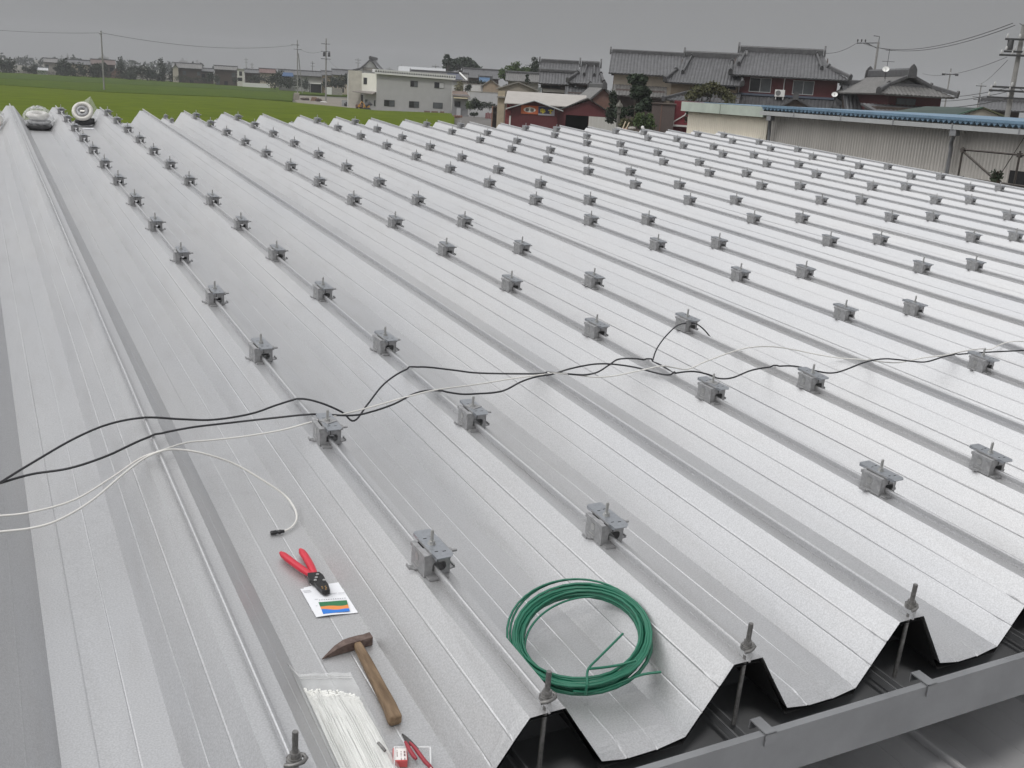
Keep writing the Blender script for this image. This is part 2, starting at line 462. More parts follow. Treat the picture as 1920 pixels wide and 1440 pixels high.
proto = clamp_proto()
ORD = ['first', 'second', 'third', 'fourth', 'fifth', 'sixth', 'seventh', 'eighth', 'ninth', 'tenth', 'eleventh', 'twelfth', 'thirteenth', 'fourteenth']
STEP = 0.84475
ridges = [i for i in range(0, 20) if i % 3 != 2]
def in_frame(p, mx=15):
    u, v = rproj(p); return -mx < u < 1920 + mx and -5 < v < 1440 + mx
first = True
KIDS = {}
CLAMPS = {}
washer = MB(); washer.box((.003, 0, .0679), (.040, .040, .0022))
for ri, i in enumerate(ridges):
    for k in range(14):
        x, y = i * P, k * STEP
        if not in_frame((x, y, -.05)): continue
        o = proto if first else copy_tree(proto)
        first = False
        o.matrix_world = rfm(x, y, ZR, rad(random.Random(i * 50 + k).uniform(-2.5, 2.5)))
        CLAMPS[(i, k)] = o
for ri, i in enumerate(ridges):
    ks = [k for k in range(14) if (i, k) in CLAMPS]
    for k in ks:
        o = CLAMPS[(i, k)]
        if k == ks[0]: pos = 'nearest clamp'
        elif k == 13: pos = 'farthest clamp'
        else: pos = ORD[13 - k] + ' clamp from the far end'
        line = 'leftmost' if ri == 0 else ('rightmost' if ri == len(ridges) - 1 else ORD[ri] + ' clamp')
        tag(o, f'{pos} in the {line} row' + (' from left' if 0 < ri < len(ridges) - 1 else ' along a ridge'), 'clamp', 'steel clamps in rows on the roof ridges')
wm_mesh = None
for (i, k) in ((0, 1), (1, 1), (3, 1)):
    wsh = washer.build('square_washer', M_STEEL, CLAMPS[(i, k)]) if wm_mesh is None else bpy.data.objects.new('square_washer', wm_mesh)
    if wm_mesh is None: wm_mesh = wsh.data
    else:
        COL.objects.link(wsh); wsh.parent = CLAMPS[(i, k)]
    wsh.rotation_euler = (0, 0, rad(28))
# clamps glimpsed on the rear roof: small and far, no parts
far = MB(); far.bx((-.034, -.038, 0), (.034, .04, .06)); far.bx((-.027, -.07, .073), (.027, .07, .0756)); far.tube([(0, 0, .06), (0, 0, .104)], .0045, 6); far.bx((.034, -.024, .056), (.056, -.016, .062))
far.bx((-.045, 0, 0), (.045, .02, .006)); far.bx((-.02, -.03, .06), (.02, .035, .073))
fproto = None
names = ['near the left', 'in the middle', 'near the right']
FARC = []
for j, (xi, yy) in enumerate(((0, 1.65), (0, 2.42), (0, 3.1), (5, 2.6), (6, 2.6), (11, 2.45))):
    if fproto is None: fproto = far.build('roof_clamp', M_STEEL); o = fproto
    else: o = fproto.copy(); COL.objects.link(o)
    o.matrix_world = rfm(2.43 + xi * P, 16 + yy, -.9)
    tag(o, ['tiny clamp on the lower rear roof, nearest of the three in line at its left', 'tiny clamp on the lower rear roof, middle of the three in line at its left',
            'tiny clamp on the lower rear roof, farthest of the three in line at its left', 'tiny clamp on the lower rear roof, left of the pair at its middle',
            'tiny clamp on the lower rear roof, right of the pair at its middle', 'tiny single clamp at the right of the lower rear roof'][j], 'clamp', 'clamps on the lower rear roof')

# ---------------------------------------------------------------- eave bolts
def eave_bolt():
    root = empty('eave_bolt', rfm(0, -.589, ZR), None, 'bolt')
    r = MB(); r.tube([(0, 0, -.172), (0, 0, .088)], .0052, 10)
    for k in range(20): r.tube([(0, 0, .048 + k * .002), (0, 0, 0.0489 + k * .002)], .0057, 10, cap=False)
    r.build('rod', M_OLDSTEEL, root)
    n_ = MB(); n_.tube([(0, 0, .036), (0, 0, .045)], .0098, 6, sm=False); n_.tube([(0, 0, .0335), (0, 0, .0358)], .0125, 14, sm=False)
    n_.build('nut', M_OLDSTEEL, root)
    h = MB(); hp = [(-.020, -.006, .027), (-.012, -.012, .029), (0, -.014, .0305), (.012, -.012, .0305), (.019, -.004, .030), (.018, .006, .029), (.010, .012, .029)]
    h.tube(hp, .0042, 6); h.tube([(-.002, 0, .026), (-.002, 0, .0334)], .014, 12, sm=False)
    h.build('hook_washer', M_OLDSTEEL, root)
    return root
eb = eave_bolt()
for j, (i, lab) in enumerate(((-1, 'threaded eave bolt on the leftmost visible ridge, beside the plastic bag'), (0, 'threaded eave bolt at the ridge end beside the green wire coil'),
                              (1, 'threaded eave bolt second from the right, just right of the green wire coil'), (2, 'rightmost threaded eave bolt, on the ridge end without clamps'))):
    o = eb if j == 0 else copy_tree(eb)
    o.matrix_world = rfm(i * P, -.589, ZR, 0.2 * j)
    tag(o, lab, 'bolt', 'threaded bolts along the eave')
# ================================================================ things lying on the roof
def rfloor(x):
    u = x % P
    for (a, za), (b, zb) in zip(((0, ZR), (.04, ZR), (.144, ZV), (.356, ZV), (.46, ZR)), ((.04, ZR), (.144, ZV), (.356, ZV), (.46, ZR), (.5, ZR))):
        if a <= u <= b: return za + (zb - za) * (u - a) / (b - a)
    return ZR
M_BLACKC = mat('black_cable', (.022, .022, .026), .5)
M_WHITEC = mat('white_cable', (.66, .65, .62), .5)
M_GREENC = mat('green_cable', (.016, .140, .085), .42, noise=.10, nscale=30)
M_BLKPL = mat('black_plastic', (.02, .02, .022), .45)

def cable(name, pts, r, m, label, cat, group=None, n=6, extra=None):
    # pts: (pixel x, pixel y, height z in the roof frame)
    Pp = [rpt(a, b, z) for a, b, z in pts]
    base = Pp[len(Pp) // 2].copy()
    path = spline([p - base for p in Pp], n)
    # keep the cable on top of the steel, never inside it
    path2 = []
    for q in path:
        q = q.copy(); w = q + base
        u = (w.x % P); near = min(u, P - u) < .014
        zmin = (ZR + .0255 if near else rfloor(w.x)) + r + .001
        if Y0 < w.y < Y1 and w.z < zmin: q.z = zmin - base.z
        path2.append(q)
    m_ = MB(); m_.tube(path2, r, 7)
    o = m_.build(name, m, None, mw=rfm(*base))
    tag(o, label, cat, group)
    return o, base
S = ZR + .0255 + .004       # on top of a seam
B1 = [(-520, 1200, -.15), (-240, 1050, -.12), (-60, 945, -.10), (0, 905, -.10), (60, 868, -.10), (140, 822, -.09), (205, 795, -.08), (272, 783, S), (340, 786, -.09), (400, 787, -.10), (470, 776, -.10), (520, 759, -.09), (562, 748, S),
      (600, 755, -.085), (640, 772, -.12), (664, 789, -.17), (690, 757, -.13), (720, 720, -.10), (757, 695, -.085), (790, 688, S), (850, 694, -.09), (900, 699.6, -.10), (1000, 701, -.09),
      (1035, 699, S), (1075, 702, -.09), (1098, 702.7, -.10), (1121, 697.5, -.11), (1144, 683, -.10), (1160, 673.5, -.09), (1192, 672.5, S + .002), (1221, 677.7, -.085), (1242, 686, -.09), (1266, 702, -.10)]
cable('power_cable', B1, .0035, M_BLACKC, 'upper black cable at left that dips in a sharp V between two ridges', 'cable', 'black cables across the roof')
B2 = [(-520, 1110, -.15), (-240, 1000, -.13), (-60, 925, -.11), (0, 906, -.11), (60, 889, -.11), (130, 878, -.10), (200, 855, -.085), (278, 820, S), (350, 803, -.10), (430, 793, -.11), (520, 783, -.095), (586, 777, S), (660, 779, -.10), (700, 771, -.10),
      (740, 757, -.09), (775, 739, -.085), (800, 732.5, -.08), (824, 733, S), (865, 739, -.09), (900, 738, -.10), (927, 736, -.10), (948, 731, -.10), (979, 715, -.09), (1008, 706, -.085), (1035, 701.7, S + .006),
      (1067, 692, -.085), (1094, 686, -.085), (1119, 682.5, -.085), (1150, 683, -.09), (1192, 689, -.10), (1223, 697.5, -.09), (1251, 703, S), (1271, 699, -.085), (1300, 696.5, -.09), (1328, 702, -.10), (1348, 709.5, -.11),
      (1374, 708, -.10), (1410, 694, -.09), (1450, 687.6, -.08), (1481, 686, S), (1503, 689, -.09), (1542, 698, -.11), (1563, 699, -.11), (1583, 694, -.10), (1624, 678.5, S), (1655, 673, -.08), (1680, 674, -.10),
      (1721, 678.5, -.11), (1741, 677.5, -.10), (1777, 667, S), (1808, 663.6, -.085), (1859, 660, -.09), (1920, 657, S), (1990, 652, -.09), (2120, 640, -.10), (2300, 628, -.08), (2520, 604, -.10)]
cable('power_cable', B2, .0035, M_BLACKC, 'long black cable running right across the whole photo over every ridge', 'cable', 'black cables across the roof')
W1 = [(-480, 1060, -.15), (-220, 985, -.14), (-60, 967, -.13), (0, 967, -.12), (60, 960, -.11), (140, 937, -.10), (210, 895, -.09), (262, 860, -.085), (302, 845, S), (350, 830, -.10), (400, 825, -.11), (460, 818, -.11), (530, 806, -.10), (592, 789, S),
      (650, 775, -.10), (700, 762, -.10), (760, 745, -.085), (818, 731, S + .005), (900, 720, -.10), (960, 710, -.10), (1020, 702, -.085), (1042, 700, S + .008), (1080, 703, -.10), (1115, 707, -.11), (1150, 705, -.11), (1190, 697, -.095),
      (1240, 686.5, S + .006), (1262, 689, -.10), (1290, 692, -.12), (1323, 678, -.10), (1374, 659.5, -.08), (1410, 651, S + .01), (1450, 650, -.075), (1491, 656, -.09), (1527, 663.6, -.10), (1573, 671, -.10), (1612, 674, S + .004),
      (1650, 678, -.10), (1680, 680, -.12), (1706, 676, -.11), (1736, 670, -.09), (1772, 666, S + .008), (1808, 658.5, -.085), (1838, 654, -.10), (1854, 655.5, -.12), (1864, 652, -.11), (1884, 643, -.08), (1910, 640, S + .01), (1960, 643, -.09), (2010, 648, -.1), (2160, 636, -.08), (2340, 632, -.11), (2520, 612, -.09)]
cable('control_cable', W1, .0028, M_WHITEC, 'long thin white cable wandering beside the black cable to the right edge', 'cable', 'white cables across the roof')
W2 = [(-480, 1120, -.15), (-220, 1040, -.15), (-60, 1003, -.14), (0, 997, -.13), (60, 990, -.12), (110, 975, -.11), (170, 940, -.10), (230, 890, -.09), (270, 860, -.085), (304, 845.5, S + .006), (335, 843, -.075), (380, 850, -.09), (440, 870, -.13), (500, 905, -.18), (535, 930, -.215),
      (553, 955, -.235), (556, 974, -.248), (546, 989, -.2535), (531, 996.5, -.2545)]
w2, wb_ = cable('control_cable', W2, .0032, M_WHITEC, 'white cable end curling down the valley to a black plug', 'cable', 'white cables across the roof')
pl = MB(); a = rpt(533, 996, -.2545) - wb_; b = rpt(507, 999.5, -.2545) - wb_; d = b - a
pl.tube([a, a + d * .22, a + d * .24, a + d * .42, a + d * .44, a + d * .56, a + d * .58, a + d * .93, b], [.0045, .0052, .0062, .0062, .0052, .0052, .0066, .0064, .005], 10)
pl.build('plug', M_BLKPL, w2)
L1 = [(1286, 606, -.055), (1276, 608, -.05), (1265, 614, -.045), (1246, 633, -.045), (1231, 655, -.06), (1223, 679, -.09)]
cable('jumper_lead', L1, .0032, M_BLACKC, 'short black lead bowing from a clamp down to the cables', 'cable', 'black leads at one clamp')
L2 = [(1297, 606, -.055), (1307, 608, -.05), (1321, 619, -.075), (1334, 635, -.13)]
cable('jumper_lead', L2, .0032, M_BLACKC, 'very short black lead drooping off the right side of a clamp', 'cable', 'black leads at one clamp')

# ---- coil of green wire
Cc_ = Vector((.2754, -.2803, -.1875)); nz = Vector((-.2565, -.1414, 1)).normalized()
cu = Vector((0, 1, 0)).cross(nz).normalized(); cv = nz.cross(cu)
rnd = random.Random(11)
def cpt(an, r, h): return (cu * math.cos(an) + cv * math.sin(an)) * r + nz * h
cm = MB()
path = []
LOOPS = 27
for i in range(LOOPS * 30 + 1):
    an = math.pi * 1.55 + i / 30 * 2 * math.pi
    lp_ = i / 30
    k = int(lp_)
    fr_ = lp_ - k
    def rr_(j):
        q = random.Random(j * 7 + 3); return q.uniform(.136, .165), q.uniform(-.016, .018), q.uniform(-.004, .004), q.uniform(0, 6.28)
    r0, h0, e0, p0 = rr_(k); r1, h1, e1, p1 = rr_(k + 1)
    s_ = fr_ * fr_ * (3 - 2 * fr_)
    r = r0 + (r1 - r0) * s_ + (e0 + (e1 - e0) * s_) * math.sin(2 * an + p0)
    h = h0 + (h1 - h0) * s_
    path.append(cpt(an, r, h))
cm.tube(path, .0034, 6)
# loose outer loops at the far side, the inner loose loop and the two free ends
for k, (lr, dx, dy, h) in enumerate(((.168, -.006, .012, .017), (.165, .002, .016, .012))):
    a0, a1 = math.pi * (1.06 - .03 * k), math.pi * -.18
    pts = []
    for j in range(25):
        t = j / 24; an = a0 + (a1 - a0) * t
        b_ = math.sin(math.pi * t)
        pts.append(cpt(an, lr + .004 * b_ - .012 * t ** 4, h - .010 * (1 - b_)) + cu * dx * b_ + cv * dy * b_)
    cm.tube(pts, .0029, 6)
pts = [cpt(math.pi * (.96 - .75 * j / 20), .142 - .018 * math.sin(math.pi * j / 20), -.004) for j in range(21)]
cm.tube(pts, .0029, 6)
def rel(px, py, z): return rpt(px, py, z) - Cc_
ti = [rel(1098, 1302, -.214), rel(1101, 1281, -.186), rel(1101, 1262, -.190), rel(1106, 1250, -.183), rel(1125, 1231, -.170), rel(1147, 1209, -.158), rel(1168, 1188, -.150)]
cm.tube(spline(ti, 5), .0030, 6)
te = [rel(1105, 1254, -.181), rel(1135, 1251, -.180), rel(1165, 1246, -.176), rel(1193, 1238, -.160)]
cm.tube(spline(te, 5), .0030, 6)
tf = [rel(1075, 1296, -.222), rel(1105, 1297, -.226), rel(1140, 1288, -.220), rel(1180, 1273, -.205), rel(1208, 1264, -.19), rel(1240, 1260, -.18)]
cm.tube(spline(tf, 5), .0030, 6)
cm.v = [tuple(v) for v in cm.v]
o = cm.build('wire_coil', M_GREENC, None, mw=rfm(*Cc_))
tag(o, 'loose coil of green insulated wire lying in a roof valley', 'coil')

# ---- crimping pliers, booklet
def at(px, py, z): return rpt(px, py, z)
B0 = Vector((-.21, .29, ZV))
pr_ = empty('crimping_pliers', rfm(*B0), 'red handled crimping pliers with black jaws lying on a paper booklet', 'pliers')
M_RED = mat('red_rubber_grip', (.56, .022, .045), .42, noise=.08, nscale=60)
M_JAW = mat('blackened_steel', (.035, .034, .035), .38, .6, noise=.2, nscale=120)
def flat_tube(mb, path, ws, hs, n=12):
    Pp = [Vector(p) for p in path]; V = []; F = []
    for i, p in enumerate(Pp):
        t = (Pp[min(i + 1, len(Pp) - 1)] - Pp[max(i - 1, 0)]).normalized()
        sd = t.cross(Vector((0, 0, 1))).normalized()
        for k in range(n):
            an = 2 * math.pi * k / n
            V.append(p + sd * math.cos(an) * ws[i] + Vector((0, 0, 1)) * math.sin(an) * hs[i])
    for i in range(len(Pp) - 1):
        for k in range(n): F.append((i * n + k, i * n + (k + 1) % n, (i + 1) * n + (k + 1) % n, (i + 1) * n + k))
    mb.add(V, F, 0, True); mb.add(V[:n], [list(range(n))[::-1]]); mb.add(V[-n:], [list(range(n))])
jt = at(591, 1083, -.246) - B0
for (ex, ey, bow, lab) in ((526, 1036, -.003, None), (563, 1030, .003, None)):
    e = at(ex, ey, -.246) - B0
    off = Vector((bow * .6, 0, 0))
    a = jt + Vector((bow * .9, .006, 0)); pts = []
    for j in range(11):
        t = j / 10; q = a + (e - a) * t + Vector((bow * math.sin(math.pi * t), 0, 0)); pts.append(q)
    mb = MB(); ws = [.0075, .0088, .0098, .0104, .0106, .0106, .0106, .0106, .0104, .0095, .0045]; hs = [.006, .007, .0082, .009, .009, .009, .009, .009, .0088, .008, .004]
    flat_tube(mb, pts, ws, hs)
    mb.build('handle', M_RED, pr_)
jw = MB()
tp = at(612, 1112, -.246) - B0; ax = (tp - jt); ax.z = 0; L_ = ax.length; ax.normalize(); sx = Vector((-ax.y, ax.x, 0))
def jp(u, v, z): return jt + ax * u + sx * v + Vector((0, 0, z))
outl = [(-.020, -.014), (-.006, -.019), (.012, -.020), (.030, -.014), (.052, -.013), (L_ - .006, -.009), (L_, -.002), (L_ - .001, .010), (.056, .016), (.040, .016), (.020, .019), (.004, .020), (-.014, .016)]
V = [jp(u, v, -.006) for u, v in outl] + [jp(u, v, .007) for u, v in outl]; n = len(outl)
jw.add(V, [list(range(n))[::-1], list(range(n, 2 * n))] + [(i, (i + 1) % n, n + (i + 1) % n, n + i) for i in range(n)])
for u, v in ((.000, .006), (.026, -.009), (.034, .012), (.014, -.002)): jw.tube([jp(u, v, .007), jp(u, v, .0095)], .0042, 10, 1)
for u, v in ((.062, -.004), (.069, -.005), (.063, .005), (.071, .004), (.077, .001)): jw.box(jp(u, v, .0073), (.0042, .0036, .0012), 2)
jo = jw.build('jaws', [M_JAW, M_BOLT, mat('brass_mark', (.45, .28, .12), .4, .7)], pr_); bevel(jo, .0018)
# booklet
bo = Vector((-.195, .185, ZV))
bk = empty('booklet', rfm(*bo), 'folded white paper sheet with an orange, blue and green chart under the pliers', 'booklet')
M_PAPER = mat('white_paper', (.78, .79, .82), .8, noise=.02, nscale=40)
def sheet_of(corners, z, th=.0008, nx=8):
    m_ = MB(); (ax0, ay0), (ax1, ay1), (bx1, by1), (bx0, by0) = corners
    top = []; bot = []
    for i in range(nx + 1):
        t = i / nx
        for (xx, yy) in ((ax0 + (ax1 - ax0) * t, ay0 + (ay1 - ay0) * t), (bx0 + (bx1 - bx0) * t, by0 + (by1 - by0) * t)):
            zz = max(rfloor(xx) - ZV, 0) + z + .0015 * math.sin(5 * t)
            top.append((xx - bo.x, yy - bo.y, zz + th)); bot.append((xx - bo.x, yy - bo.y, zz))
    n_ = len(top)
    F = [(2 * i, 2 * i + 1, 2 * i + 3, 2 * i + 2) for i in range(nx)] + [(n_ + 2 * i, n_ + 2 * i + 2, n_ + 2 * i + 3, n_ + 2 * i + 1) for i in range(nx)]
    F += [(2 * i, 2 * i + 2, n_ + 2 * i + 2, n_ + 2 * i) for i in range(nx)] + [(2 * i + 1, n_ + 2 * i + 1, n_ + 2 * i + 3, 2 * i + 3) for i in range(nx)]
    F += [(0, n_, n_ + 1, 1), (n_ - 2, n_ - 1, 2 * n_ - 1, 2 * n_ - 2)]
    return m_.add(top + bot, F)
def xy(px, py, z=-.26): q = rpt(px, py, z); return min(q.x, -.1445), q.y
sheet_of([xy(569, 1102), xy(645, 1089), xy(660, 1132), xy(585, 1145)], .0012).build('back_page', M_PAPER, bk)
sheet_of([xy(563, 1105), xy(651, 1103), xy(673, 1148), xy(593, 1158)], .0026).build('front_page', M_PAPER, bk)
ch = MB()
def pg(px, py): q = rpt(px, py, -.2572); return Vector((q.x - bo.x, q.y - bo.y, max(rfloor(q.x) - ZV, 0) + .0054))
rnd = random.Random(4)
N = 14
def edge(t, lvl):       # four wavy level lines of the chart, top to bottom
    tl, tr, bl, br = (597, 1129.5), (650, 1125.5), (606, 1151.5), (656, 1146)
    w = lvl / 3 + (0.045 * math.sin(7 * t + lvl * 2.1) if 0 < lvl < 3 else 0) + ((.16 * t - .04) if lvl == 2 else (0.1 * math.sin(2.5 * t) if lvl == 1 else 0))
    w = max(0, min(1, w))
    x0, y0 = tl[0] + (tr[0] - tl[0]) * t, tl[1] + (tr[1] - tl[1]) * t
    x1, y1 = bl[0] + (br[0] - bl[0]) * t, bl[1] + (br[1] - bl[1]) * t
    return pg(x0 + (x1 - x0) * w, y0 + (y1 - y0) * w)
for lvl in range(3):
    for j in range(N):
        ch.quad(edge(j / N, lvl), edge((j + 1) / N, lvl), edge((j + 1) / N, lvl + 1), edge(j / N, lvl + 1), lvl)
for j in range(12):     # scale marks above the chart
    x = 598 + j * 4.3; y = 1126.8 - j * .33
    ch.quad(pg(x, y - 2), pg(x + 2.6, y - 2.2), pg(x + 2.8, y - .9), pg(x + .2, y - .7), 3)
for (x, y, w) in ((590, 1124, 6), (612, 1113.5, 20), (634, 1112, 12), (568, 1108, 14), (570, 1110.5, 14), (592, 1136, 3), (662, 1132, 4), (664, 1138, 4)):
    ch.quad(pg(x, y), pg(x + w, y - w * .08), pg(x + w + .2, y + .7 - w * .08), pg(x + .2, y + .7), 3)
ch.build('chart', [mat('print_green', (.03, .17, .07), .7), mat('print_orange', (.75, .26, .07), .7), mat('print_blue', (.03, .19, .62), .7), mat('print_grey', (.40, .40, .42), .7)], bk)

# ---- hammer
hb = Vector((-.205, -.19, ZV))
hm = empty('hammer', rfm(*hb), 'old chipping hammer with wooden handle and rusty pointed head', 'hammer')
M_RUST = mat('rusty_steel', (.085, .055, .048), .6, .35, c2=(.19, .14, .12), nscale=55, bump=.25, bscale=120)
M_WOOD = mat('worn_wood', (.10, .062, .034), .7, c2=(.27, .185, .11), nscale=14, bump=.25, bscale=40, stretch=(4, .6, 4))
hd = MB()
secs = [(-.084, -.009, .001, .004, .006), (-.070, -.003, .0035, .003, .010), (-.046, .004, .0085, .001, .018), (-.022, .008, .0115, .001, .023), (-.006, .0085, .012, .0008, .024), (.016, .0085, .012, .0008, .024), (.030, .0085, .0110, .0015, .0235), (.046, .009, .0118, .001, .0242), (.0475, .009, .0105, .002, .023)]
V = []
for x, yc, hw, z0, z1 in secs:
    yc2 = yc + .002 + x * .10
    V += [(x, .143 + yc2 - hw, z0), (x, .143 + yc2 + hw, z0), (x, .143 + yc2 + hw, z1), (x, .143 + yc2 - hw, z1)]
F = [(0, 1, 2, 3), (len(V) - 4, len(V) - 1, len(V) - 2, len(V) - 3)]
for i in range(len(secs) - 1):
    for k in range(4): F.append((4 * i + k, 4 * i + 4 + k, 4 * i + 4 + (k + 1) % 4, 4 * i + (k + 1) % 4))
hd.add(V, F); bevel(hd.build('head', M_RUST, hm), .0022)
hh = MB(); secs = [(.158, .0085, .003, .022), (.130, .0098, .002, .0225), (.08, .0118, .0012, .0225), (.03, .0128, .001, .0225), (-.04, .0136, .001, .0235), (-.10, .0146, .0008, .0245), (-.142, .0156, .0008, .0262), (-.150, .0148, .0012, .0258), (-.153, .0125, .003, .023)]
V = []
for y, hw, z0, z1 in secs:
    xc = .002 + .006 * math.sin(y * 9) - .004 * (y < -.1)
    for k in range(12):
        an = 2 * math.pi * (k + .5) / 12; ca, sa = math.cos(an), math.sin(an)
        pw = lambda c: math.copysign(abs(c) ** .45, c)
        V.append((xc + hw * pw(ca), y, (z0 + z1) / 2 + (z1 - z0) / 2 * pw(sa)))
F = [list(range(12)), list(range(len(V) - 12, len(V)))[::-1]]
for i in range(len(secs) - 1):
    for k in range(12): F.append((12 * i + k, 12 * i + (k + 1) % 12, 12 * i + 12 + (k + 1) % 12, 12 * i + 12 + k))
hh.add(V, F, 0, True); bevel(hh.build('handle', M_WOOD, hm), .0015)

# ---- zip bag of white ties
M_FILM = mat('clear_film', (.84, .85, .85), .22, alpha=.26, bump=.3, bscale=35)
zb = Vector((-.30, -.32, ZV))
bag = empty('plastic_bag', rfm(*zb), 'clear zip bag stuffed with thin white plastic ties', 'bag')
tt = MB(); rnd = random.Random(8)
tl, tr = Vector((-.362, -.185)), Vector((-.258, -.245)); bl, br = Vector((-.372, -.60)), Vector((-.268, -.62))
for k in range(420):
    s0 = rnd.random(); s1 = min(1, max(0, s0 + rnd.uniform(-.10, .10)))
    j = rnd.uniform(-.022, .014)
    p0 = tl + (tr - tl) * s0; p1 = bl + (br - bl) * s1
    bow = rnd.uniform(-.006, .006)
    lay = rnd.random()
    pts = []
    for i in range(9):
        t = i / 8; q = p0 + (p1 - p0) * t
        prof = .030 * (math.sin(math.pi * min(1, max(0, (s0 + (s1 - s0) * t) * .94 + .03))) ** .6) * (.55 + .45 * min(1, t * 4))
        x = q.x + bow * math.sin(math.pi * t); y = q.y + j * (1 - t)
        zz = max(rfloor(x) - ZV, 0) * .95 + .003 + prof * (.15 + .85 * lay) + rnd.uniform(0, .0008)
        pts.append((x - zb.x, y - zb.y, zz))
    tt.tube(pts, .0013, 4, cap=True)
    a = Vector(pts[0]); tt.box(a + Vector((0, .002, .0005)), (.0042, .0045, .0034))
M_TIE = mat('white_nylon', (.86, .86, .83), .45)
tt.build('cable_ties', M_TIE, bag)
fl = MB(); nx, ny = 16, 26
rnd = random.Random(3)
c0, c1, c2, c3 = Vector((-.378, -.088)), Vector((-.243, -.131)), Vector((-.390, -.66)), Vector((-.255, -.68))
for lay in (1, 0):
    V = []
    for j in range(ny + 1):
        v = j / ny
        for i in range(nx + 1):
            u = i / nx
            q = (c0 + (c1 - c0) * u) * (1 - v) + (c2 + (c3 - c2) * u) * v
            fill = min(1, max(0, (v - .10) * 5)) * (4 * u * (1 - u)) ** .5
            z = max(rfloor(q.x) - ZV, 0) + .002 + (lay * (.036 * fill + rnd.uniform(0, .0028) + .002 * math.sin(u * 19 + v * 9)))
            V.append((q.x - zb.x, q.y - zb.y, z))
    fl.add(V, [(j * (nx + 1) + i, j * (nx + 1) + i + 1, (j + 1) * (nx + 1) + i + 1, (j + 1) * (nx + 1) + i) for j in range(ny) for i in range(nx)], 0, True)
fl.build('film', M_FILM, bag)
zs = MB()
for off in (.004, .012): 
    a = c0 + Vector((.004, -off - .012)); b = c1 + Vector((-.004, -off - .012))
    zs.tube([(a.x - zb.x, a.y - zb.y, max(rfloor(a.x) - ZV, 0) + .0055), (-.356 - zb.x, a.y - .006 - zb.y, .0055), (b.x - zb.x, b.y - zb.y, .006)], .0011, 5)
zs.build('zip_strip', mat('zip_clear', (.8, .8, .8), .3, alpha=.5), bag)
tb = MB(); tb.tube([(-.285 - zb.x, -.43 - zb.y, .043), (-.279 - zb.x, -.455 - zb.y, .0405)], .0035, 6); tb.build('dark_scrap', M_OLDSTEEL, bag)

# ---- clear case, little carton, nippers
cb = Vector((-.234, -.49, ZV))
ang = math.atan2(-.027, .068)
case = empty('plastic_case', rfm(cb.x, cb.y, cb.z, ang), 'open clear plastic case at the bottom edge of the photo', 'case')
M_CLEAR = mat('clear_plastic', (.80, .82, .83), .12, alpha=.22)
c_ = MB(); w, l, h = .0365, .050, .022
c_.bx((-w, -l, .0015), (w, l, .003)); 
for s in (-1, 1):
    c_.bx((s * w, -l, .0031), (s * (w - .0016), l, h)); c_.bx((-w + .0017, s * l, .0031), (w - .0017, s * (l - .0016), h))
c_.build('case_tray', M_CLEAR, case)
rim = MB()
for s in (-1, 1):
    rim.bx((s * (w + .0012), -l - .0012, h + .0002), (s * (w - .0018), l + .0012, h + .0016)); rim.bx((-w + .0019, s * (l + .0012), h + .0002), (w - .0019, s * (l - .0018), h + .0016))
rim.build('case_rim', mat('clear_rim', (.85, .86, .86), .15, alpha=.5), case)
ctn_p = rpt(750, 1419, -.248)
ct = empty('small_carton', rfm(ctn_p.x, ctn_p.y, ZV + .0042, ang * .9), 'tiny red and white carton inside the clear case', 'carton')
k_ = MB(); k_.box((0, 0, .008), (.029, .040, .016)); bevel(k_.build('carton_body', mat('red_card', (.55, .09, .09), .6), ct), .0008)
k_ = MB(); k_.box((.001, .001, .0163), (.0235, .036, .0004))
rnd = random.Random(2)
for (x, y, a, b) in ((.009, .006, .0035, .006), (.009, -.003, .0035, .008), (.009, -.013, .0026, .003), (.009, -.0165, .0026, .002), (.002, .007, .0015, .004), (.002, .002, .0032, .0014), (.002, -.002, .0032, .0014), (.002, -.006, .0030, .0014), (.002, -.0125, .0024, .002), (.002, -.0165, .0022, .002), (-.006, .010, .0018, .002), (-.006, .004, .0016, .006), (-.006, -.004, .0016, .008)):
    k_.box((x, y, .0166), (a, b, .0002), 1)
k_.build('carton_label', [mat('label_white', (.80, .78, .76), .7), mat('label_ink', (.22, .14, .14), .7)], ct)
npb = rpt(768, 1394, -.246)
ni = empty('nippers', rfm(npb.x, npb.y, ZV), 'small red handled nippers resting over the clear case', 'nippers')
def nrel(px, py, z): q = rpt(px, py, z); return Vector((q.x - npb.x, q.y - npb.y, z - ZV))
M_DRED = mat('dark_red_grip', (.30, .03, .045), .45)
mb = MB(); pts = [nrel(760, 1391, -.236), nrel(764, 1398, -.233), nrel(770, 1409, -.232), nrel(776, 1418, -.234), nrel(781, 1423, -.236)]
flat_tube(mb, pts, [.003, .004, .0043, .0043, .003], [.003, .0042, .0046, .0046, .003]); mb.build('handle', M_DRED, ni)
mb = MB(); pts = [nrel(768, 1392, -.238), nrel(776, 1400, -.236), nrel(786, 1413, -.233), nrel(797, 1428, -.234), nrel(806, 1437, -.240), nrel(811, 1442, -.243)]
flat_tube(mb, pts, [.0026, .0036, .0042, .0044, .0044, .003], [.003, .004, .0045, .0045, .0045, .003]); mb.build('handle', M_DRED, ni)
mb = MB(); pts = [nrel(754, 1377, -.250), nrel(758, 1381, -.248), nrel(762, 1386, -.244), nrel(768, 1392, -.240), nrel(777, 1400, -.238), nrel(784, 1404, -.2375)]
flat_tube(mb, pts, [.0014, .0036, .0052, .0058, .0042, .0016], [.0025, .004, .005, .005, .004, .002]); mb.tube([nrel(764.5, 1389, -.2385), nrel(764.5, 1389, -.2355)], .003, 10); mb.build('jaws', mat('dull_steel', (.12, .115, .115), .4, .8), ni)

